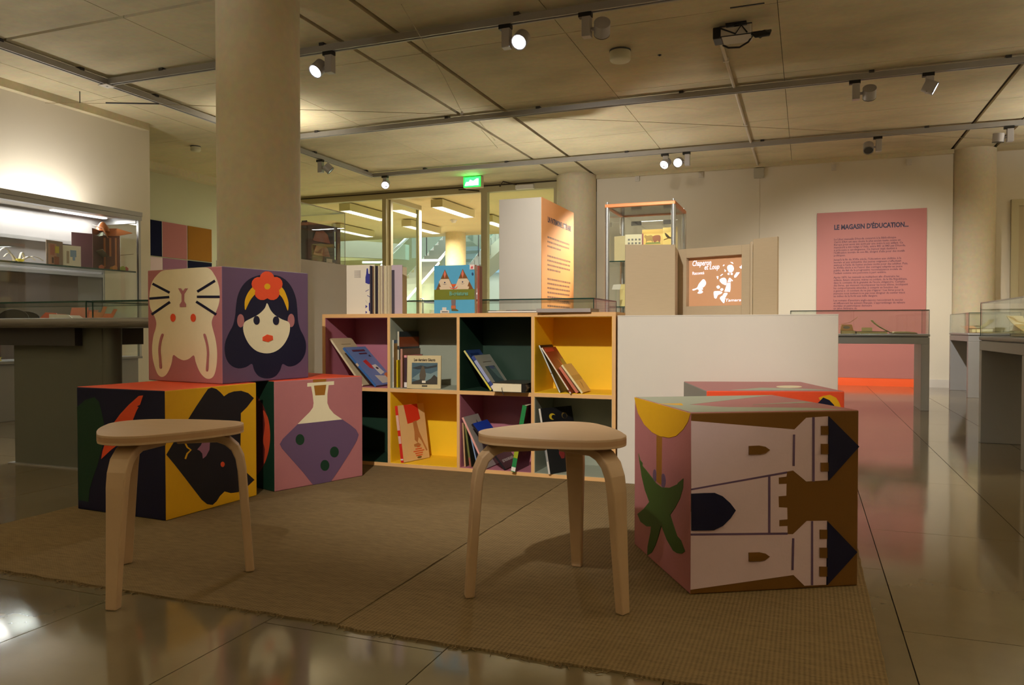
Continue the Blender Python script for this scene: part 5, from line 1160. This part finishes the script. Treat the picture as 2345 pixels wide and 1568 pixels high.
obj('right_page', MB().xbox(Matrix.Rotation(math.radians(8), 4, 'Z'), 0, .16, 0, .004, 0, .26), col((226, 210, 166)), t)
obj('cover', MB().xbox(Matrix.Rotation(math.radians(8), 4, 'Z'), .155, .17, -.003, .006, 0, .265), col((150, 60, 44)), t)
for i in range(4):
    for j in range(4): obj('stamp', MB().xbox(Matrix.Rotation(math.radians(8), 4, 'Z'), .025+.033*i, .043+.033*i, -.0015, 0, .10+.034*j, .117+.034*j), col((90, 80, 66)), t)
t = thing('alphabet_book', 'yellow alphabet book with animals on the tower shelf', 'book', (-1.50, 7.45, TS), 0, 'books in the display tower')
YB = col((214, 176, 92))
obj('left_page', bx(0, .20, 0, .004, 0, .33), YB, t)
obj('right_page', MB().xbox(Matrix.Translation((.20, 0, 0)) @ Matrix.Rotation(math.radians(-12), 4, 'Z'), 0, .15, 0, .004, 0, .34), col((222, 192, 112)), t)
fa_ = lambda u, v, q: (u, -q, v)
obj('painted_sheep', MB().prism(smooth_pts([(.02, .26), (.03, .28), (.05, .27), (.09, .275), (.11, .25), (.10, .20), (.09, .22), (.05, .22), (.04, .20), (.035, .24)]), fa_, 0, .001), col((150, 120, 60)), t)
obj('painted_sheep', MB().prism(smooth_pts([(.10, .25), (.12, .27), (.17, .27), (.18, .24), (.17, .20), (.15, .22), (.12, .20)]), fa_, 0, .0012), col((140, 84, 50)), t)
obj('painted_grass', MB().prism([(.03, .19), (.18, .19), (.17, .205), (.04, .205)], fa_, 0, .0014), col((120, 130, 60)), t)
RM = Matrix.Translation((.20, 0, 0)) @ Matrix.Rotation(math.radians(-12), 4, 'Z')
obj('painted_bird', MB().prism(smooth_pts([(.02, .29), (.04, .28), (.07, .25), (.09, .23), (.05, .24), (.03, .26)]), lambda u, v, q: RM @ Vector((u, -q, v)), 0, .001), col((70, 56, 40)), t)
obj('painted_branch', MB().prism([(.01, .22), (.06, .235), (.13, .25), (.13, .256), (.06, .243), (.01, .228)], lambda u, v, q: RM @ Vector((u, -q, v)), 0, .001), col((110, 76, 40)), t)
RI = col((206, 70, 50))
text('letter', 'M.', .06, frame_M((.035, -.002, .135), (1, 0, 0), (0, 0, 1)), RI, t, bold=.001)
text('letter', 'O', .055, RM @ frame_M((.09, -.002, .28), (1, 0, 0), (0, 0, 1)), RI, t, bold=.001)
text('letter', 'P', .055, RM @ frame_M((.09, -.002, .13), (1, 0, 0), (0, 0, 1)), RI, t, bold=.001)
t = thing('picture_book', 'pale yellow book on the lower tower shelf', 'book', (-1.68, 7.30, .9395), math.radians(-12), 'books in the display tower')
obj('cover', bx(0, .2, 0, .004, 0, .22), col((226, 206, 140)), t); obj('pages', bx(.0, .195, .004, .018, 0, .215), M_PAPER, t); obj('spine', bx(-.003, 0, 0, .02, 0, .22), col((214, 176, 92)), t)
t = thing('caption_card', 'white caption card on the lower tower shelf', 'card', (-1.72, 7.12, .9395), 0, 'caption cards in the cases')
obj('card_face', MB().prism([(0, .16), (.08, .16), (.09, .21), (.015, .205)], fa_, 0, .003), M_PAPW, t); obj('card_stand', bx(.03, .05, 0, .004, 0, .16), M_GLASS, t)
# ------------------------------------------------------------------ lighting track
TZ0, TZ1 = 2.862, 2.912
def track(label, axis, c, a, b, clips=()):
    t = thing('lighting_track', label, 'light track', ((a+b)/2, c, TZ0) if axis == 'x' else (c, (a+b)/2, TZ0), 0 if axis == 'x' else math.pi/2, 'ceiling light tracks')
    h = (b-a)/2
    obj('rail', MB().box(-h, h, -.026, -.012, 0, .05).box(-h, h, .012, .026, 0, .05).box(-h, h, -.012, .012, .02, .05), M_TRACK, t)
    for k in clips: obj('ceiling_clip', bx(k-h-.02, k-h+.02, -.032, .032, .045, CEIL-TZ0), M_DGREY, t)
    return t
track('nearest grey light track crossing behind the round column', 'x', 5.07, -5.70, 3.5, (.6, 2.2, 3.8, 5.0, 6.5, 8.2))
track('middle grey light track crossing the ceiling', 'x', 7.27, -5.70, 3.5, (.6, 2.2, 3.2, 4.6, 6.2, 7.2, 8.4))
track('farthest grey light track in front of the glass partition', 'x', 9.47, -5.70, 3.5, (.8, 2.0, 3.6, 5.2, 6.9, 8.3))
track('grey light track running back along the left side', 'y', -5.74, 1.5, 9.50, (1.0, 2.6, 3.3, 4.1, 5.4, 6.6, 7.8))
o = thing('track_joint', 'pale track connector where two light tracks meet', 'connector', (-5.74, 5.07, TZ0-.008))
obj('joint_plate', bx(-.05, .05, -.05, .05, 0, .006), M_WHITE, o); obj('joint_screw', MB().cyl((0, 0, -.004), (0, 0, 0), .008, n=10), M_ALU, o)

M_HEAD = mat('spot_silver', (176, 172, 172), .4, .25)
M_LENS_ON = emis('spot_lens_on', (250, 250, 255), 12.0)
M_LENS_OFF = mat('spot_lens_off', (60, 60, 60), .2)
def spot(label, x, y, side, aim, lit, power=0, angle=40, blend=.6, color=LED, axis='x', drop=.0, size=.04):
    t = thing('track_spotlight', label, 'spotlight', (x, y, TZ0), 0, 'track spotlights')
    obj('adapter', bx(-.055, .035, -.022, .022, -.03, -.001), M_BLACK, t)
    obj('gear_box', bx(-.03, .03, -.03, .03, -.165-drop, -.031), M_HEAD, t, bevel=.003)
    off = Vector((side*.105, 0, -.115-drop)) if axis == 'x' else Vector((0, side*.105, -.115-drop))
    obj('arm', MB().cyl(Vector((0, 0, -.115-drop)), off, .012, n=10), M_HEAD, t)
    d = (Vector(aim) - (Vector((x, y, TZ0)) + off)).normalized()
    hd = obj('head', MB().cyl(off - d*.045, off + d*.045, .055, n=28), M_HEAD, t, bevel=.004)
    obj('rim', MB().cyl(off + d*.0445, off + d*.050, .056, .056, n=28, caps=False), M_DGREY, hd)
    obj('lens', MB().cyl(off + d*.0455, off + d*.0475, .048, n=28), M_LENS_ON if lit else M_LENS_OFF, hd)
    if power:
        l = D.lights.new('spot_beam', 'SPOT'); l.energy = power; l.spot_size = math.radians(angle); l.spot_blend = blend; l.color = color; l.shadow_soft_size = size
        lo = D.objects.new('spot_beam', l); COL.objects.link(lo); lo.parent = t
        lo.location = off + d*.06
        lo.rotation_euler = d.to_track_quat('-Z', 'Y').to_euler()
    return t
spot('lit spotlight half hidden at the right edge of the round column', -3.44, 5.07, -1, (-4.1, 3.2, .8), True, 260, 60, 1.0, (1, .96, .9))
spot('lit spotlight with its glowing lens turned towards the camera', -1.98, 5.07, 1, (-2.1, 2.2, 0.2), True, 60, 60, .9)
spot('switched-off looking spotlight seen from behind on the nearest track', -1.40, 5.07, 1, (-2.0, 7.6, 1.5), False, 260, 72, 1.0)
spot('grey spotlight seen from behind on the middle track', .38, 7.27, 1, (.55, 9.85, .7), False, 540, 78, .9)
spot('lit spotlight turned to the right on the middle track', .94, 7.27, 0, (4.4, 7.0, .9), True, 260, 70, .9)
spot('right one of a pair of lit spotlights on the far track', -1.36, 9.47, -1, (-1.9, 4.4, .8), True, 60, 40, .9)
spot('left one of a pair of lit spotlights on the far track', -1.62, 9.47, 0, (-2.38, 7.62, 1.3), True, 1300, 27, 1.0, (1, .88, .68))
spot('dark ring-shaped spotlight aimed down at the pink panel', .73, 9.47, -1, (.6, 8.0, .75), False, 110, 60, 1.0)
spot('grey spotlight at the right end of the far track', 1.98, 9.47, -1, (1.75, 9.7, .7), False, 60, 60, .9)
spot('small grey spotlight hanging from the left side track', -5.74, 8.25, 1, (-4.6, 8.9, 1.6), False, axis='x')
spot('lit spotlight at the corner of the far track near the glass partition', -5.50, 9.44, 0, (-4.6, 6.8, 1.0), True, 40, 50, .9)
# heads outside the picture: on the tracks behind the photographer; added fill uplighters follow
track('light track behind the photographer', 'x', -.35, -5.7, 3.5, (.6, 3, 6, 8))
spot('spotlight behind the photographer aimed at the bookcase', -.85, -.35, 1, (-1.2, 3.62, .75), True, 600, 48, .75)
def uplighter(x, y, h, power, label, angle=150, color=WARM):  # unseen lamps added to lift the ceiling and ambient light
    t = thing('fill_uplighter', label, 'lamp', (x, y, 0), 0, 'added fill uplighters')
    obj('base', MB().lathe([(.001, .02), (.12, .02), (.13, 0)], (0, 0, 0)), M_BLACK, t)
    obj('pole', MB().cyl((0, 0, .02), (0, 0, h-.10), .012, n=12), M_BLACK, t)
    obj('bowl', MB().lathe([(.015, -.10), (.06, -.08), (.11, -.03), (.13, 0), (.125, 0), (.10, -.03), (.05, -.07), (.001, -.075)], (0, 0, h)), M_ALU, t)
    l = D.lights.new('fill_light', 'SPOT'); l.energy = power; l.spot_size = math.radians(angle); l.spot_blend = 1.0; l.color = color; l.shadow_soft_size = .08
    lo = D.objects.new('fill_light', l); COL.objects.link(lo); lo.parent = t; lo.location = (0, 0, h); lo.rotation_euler = (math.pi, 0, 0)
uplighter(-5.1, 6.6, 2.2, 60, 'added uplighter hidden behind the round column', 120, (1, .95, .85))  # added to throw the bright ceiling patch beside the column
uplighter(-2.72, 8.45, 0.9, 150, 'added fill uplighter hidden behind the orange lettered pillar')
uplighter(-7.5, 3.4, 1.4, 170, 'added fill uplighter between the two left walls')
uplighter(3.5, 8.8, 1.7, 380, 'added fill uplighter near the far end of the right wall')
uplighter(3.5, 5.0, 1.7, 380, 'added fill uplighter halfway along the right wall')
uplighter(-4.4, 1.0, 1.15, 430, 'added fill uplighter left of the photographer')
uplighter(2.5, 2.4, 1.15, 430, 'added fill uplighter right of the photographer')
spot('added unseen spotlight at the right end of the nearest track', 2.3, 5.07, -1, (1.3, 5.2, .75), True, 110, 60, .9)  # extra head added out of view to brighten the nearest right display case
uplighter(0.9, -2.0, 1.3, 420, 'added fill uplighter behind the photographer, right of the track spotlight')
uplighter(-3.4, -2.2, 1.3, 420, 'added fill uplighter behind the photographer, left of the track spotlight')

# ------------------------------------------------------------------ projector, conduit, detectors, exit sign, wires
t = thing('projector', 'white ceiling projector tangled in black cables', 'projector', (-.49, 5.83, CEIL)); t.scale = (.8, .8, .8)
obj('ceiling_plate', bx(-.09, .09, -.08, .08, -.012, 0), M_BLACK, t); obj('pole', MB().cyl((0, 0, -.05), (0, 0, -.012), .025), M_BLACK, t)
obj('body', bx(-.13, .13, -.11, .11, -.13, -.05), M_WHITE, t, bevel=.01)
obj('lens', MB().cyl((-.07, .11, -.09), (-.07, .135, -.09), .03), M_BLACK, t)
obj('mount_frame', MB().tube([(-.14, -.115, -.04), (.14, -.115, -.04), (.14, -.115, -.13), (-.14, -.115, -.13), (-.14, -.115, -.04)], .005, 6).tube([(-.14, -.12, -.05), (.0, -.12, -.12), (.05, -.12, -.05), (.1, -.12, -.12)], .007, 6), M_BLACK, t)
obj('side_unit', bx(-.20, -.12, -.10, .08, -.135, -.03), M_BLACK, t, bevel=.01)
for k in range(5):
    obj('cable', MB().tube([(.10+.006*k, -.04, -.10), (.17, -.06-.01*k, -.13-.008*k), (.24+.01*k, -.04, -.10-.01*k), (.26+.008*k, .02, -.08), (.20, .05+.006*k, -.07-.01*k), (.13, .0, -.09)], .011, 6), M_BLACK, t)
obj('cable', MB().tube([(-.13, .1, -.13), (-.08, .10, -.16), (.02, .08, -.175), (.10, .04, -.15), (.14, .0, -.11)], .009, 6), M_BLACK, t)
obj('vent_slot', bx(-.02, .26, -.42, -.40, -.004, 0), M_BLACK, t)
t = thing('conduit', 'thin white cable conduit running along the ceiling to the back wall', 'conduit', (-.628, 6.0, CEIL))
obj('pipe', MB().tube([(0, 0, -.02), (0, 1.2, -.018), (.0, 3.4, -.018), (0, 4.78, -.018)], .014, 8), mat('conduit_white', (200, 188, 168), .6), t)
for k in (.5, 1.35, 2.6, 3.7): obj('saddle', bx(-.022, .022, k-.012, k+.012, -.034, 0), M_DGREY if k == 1.35 else M_WHITE, t)
t = thing('junction_box', 'small grey junction box at the top of the back wall', 'box', (-.61, 10.84, 2.80))
obj('box_body', bx(-.065, .065, -.06, 0, -.06, .07), mat('junction_grey', (170, 164, 146), .6), t, bevel=.006); obj('cable', MB().tube([(0, -.01, -.06), (.01, -.004, -.4), (0.005, -.004, -1.2)], .004, 6), M_WALL, t)
def detector(x, y, r, h, label):
    t = thing('smoke_detector', label, 'detector', (x, y, CEIL), 0, 'ceiling detectors')
    obj('detector_base', MB().lathe([(.001, -.012), (r*1.0, -.012), (r*1.0, 0)], (0, 0, 0)), M_DGREY, t)
    obj('detector_head', MB().lathe([(.001, -h), (r*.86, -h), (r*.97, -h+.012), (r*.97, -.012)], (0, 0, 0), 32), mat('detector_white', (206, 200, 170), .5), t)
detector(-1.393, 6.03, .085, .085, 'round white detector on the ceiling between the two nearest tracks')
detector(-6.9, 7.35, .06, .06, 'small white detector on the ceiling left of the column')
for x, y in ((-1.42, 5.63), (-1.12, 6.24)):
    t = thing('ceiling_plug', 'small black plug in the concrete ceiling', 'plug', (x, y, CEIL), 0, 'black ceiling plugs')
    obj('plug_disc', MB().lathe([(.001, -.006), (.014, -.006), (.016, 0)], (0, 0, 0), 12), M_BLACK, t); obj('plug_nub', MB().lathe([(.001, -.010), (.005, -.009), (.006, -.006)], (0, 0, 0), 8), M_BLACK, t)
t = thing('exit_sign', 'glowing green exit sign box above the glass entrance', 'sign', (-4.52, 10.2, 2.765))
obj('housing', bx(-.14, .14, 0, .10, 0, .16), M_BEIGE, t, bevel=.004)
obj('face', bx(-.135, .135, -.006, 0, .006, .154), emis('exit_green', (30, 220, 60), 2.6), t)
obj('pictogram', MB().prism([(-.115, .03), (.10, .03), (.10, .12), (.07, .12), (.02, .09), (-.03, .11), (-.05, .08), (-.09, .08)], lambda u, v, q: (u, -.006-q, v), 0, .001), emis('exit_white', (235, 255, 240), 4.0), t)
obj('bracket', bx(-.02, .02, .03, .07, .16, CEIL-2.765), M_BEIGE, t)
l = D.lights.new('exit_light', 'AREA'); l.shape = 'RECTANGLE'; l.size = .24; l.size_y = .13; l.energy = 1.2; l.color = (.15, 1, .3)
lo = D.objects.new('exit_light', l); COL.objects.link(lo); lo.parent = t; lo.location = (0, -.012, .08); lo.rotation_euler = (math.radians(90), 0, 0)
M_WIRE = mat('wire_steel', (150, 132, 96), .4, .4)
t = thing('tension_wire', 'thin sagging steel wire stretched below the ceiling', 'wire', (-6.6, 5.15, 2.82))
obj('strand', MB().tube([(0, 0, 0), (.9, .32, -.015), (1.5, .62, -.02), (2.14, .97, -.022), (3.5, 1.68, -.02), (5.17, 2.62, -.02), (7.02, 3.72, -.02), (9.9, 5.6, 0)], .0022, 6), M_WIRE, t)
obj('turnbuckle', MB().tube([(.55, .18, -.008), (1.0, .36, -.014)], .007, 6), M_DGREY, t)
obj('hook', MB().tube([(.32, .10, -.006), (.32, .10, .10)], .004, 6), M_DGREY, t)
t = thing('hanging_cord', 'thin pale cord with a glass bead hanging across the tracks', 'cord', (-2.49, 4.48, 2.852))
obj('strand', MB().tube([(0, 0, 0), (-.35, 1.35, -.02), (-.61, 2.28, -.052)], .0025, 6), M_WIRE, t)
obj('bead', MB().lathe([(.001, -.014), (.011, -.008), (.014, 0), (.011, .008), (.001, .014)], (-.61, 2.28, -.052), 12), mat('bead', (226, 230, 240), .1), t)
obj('strand', MB().tube([(-.72, 3.0, -.03), (-.9, 3.9, -.01)], .003, 6), M_WIRE, t)
bpy.context.view_layer.update()
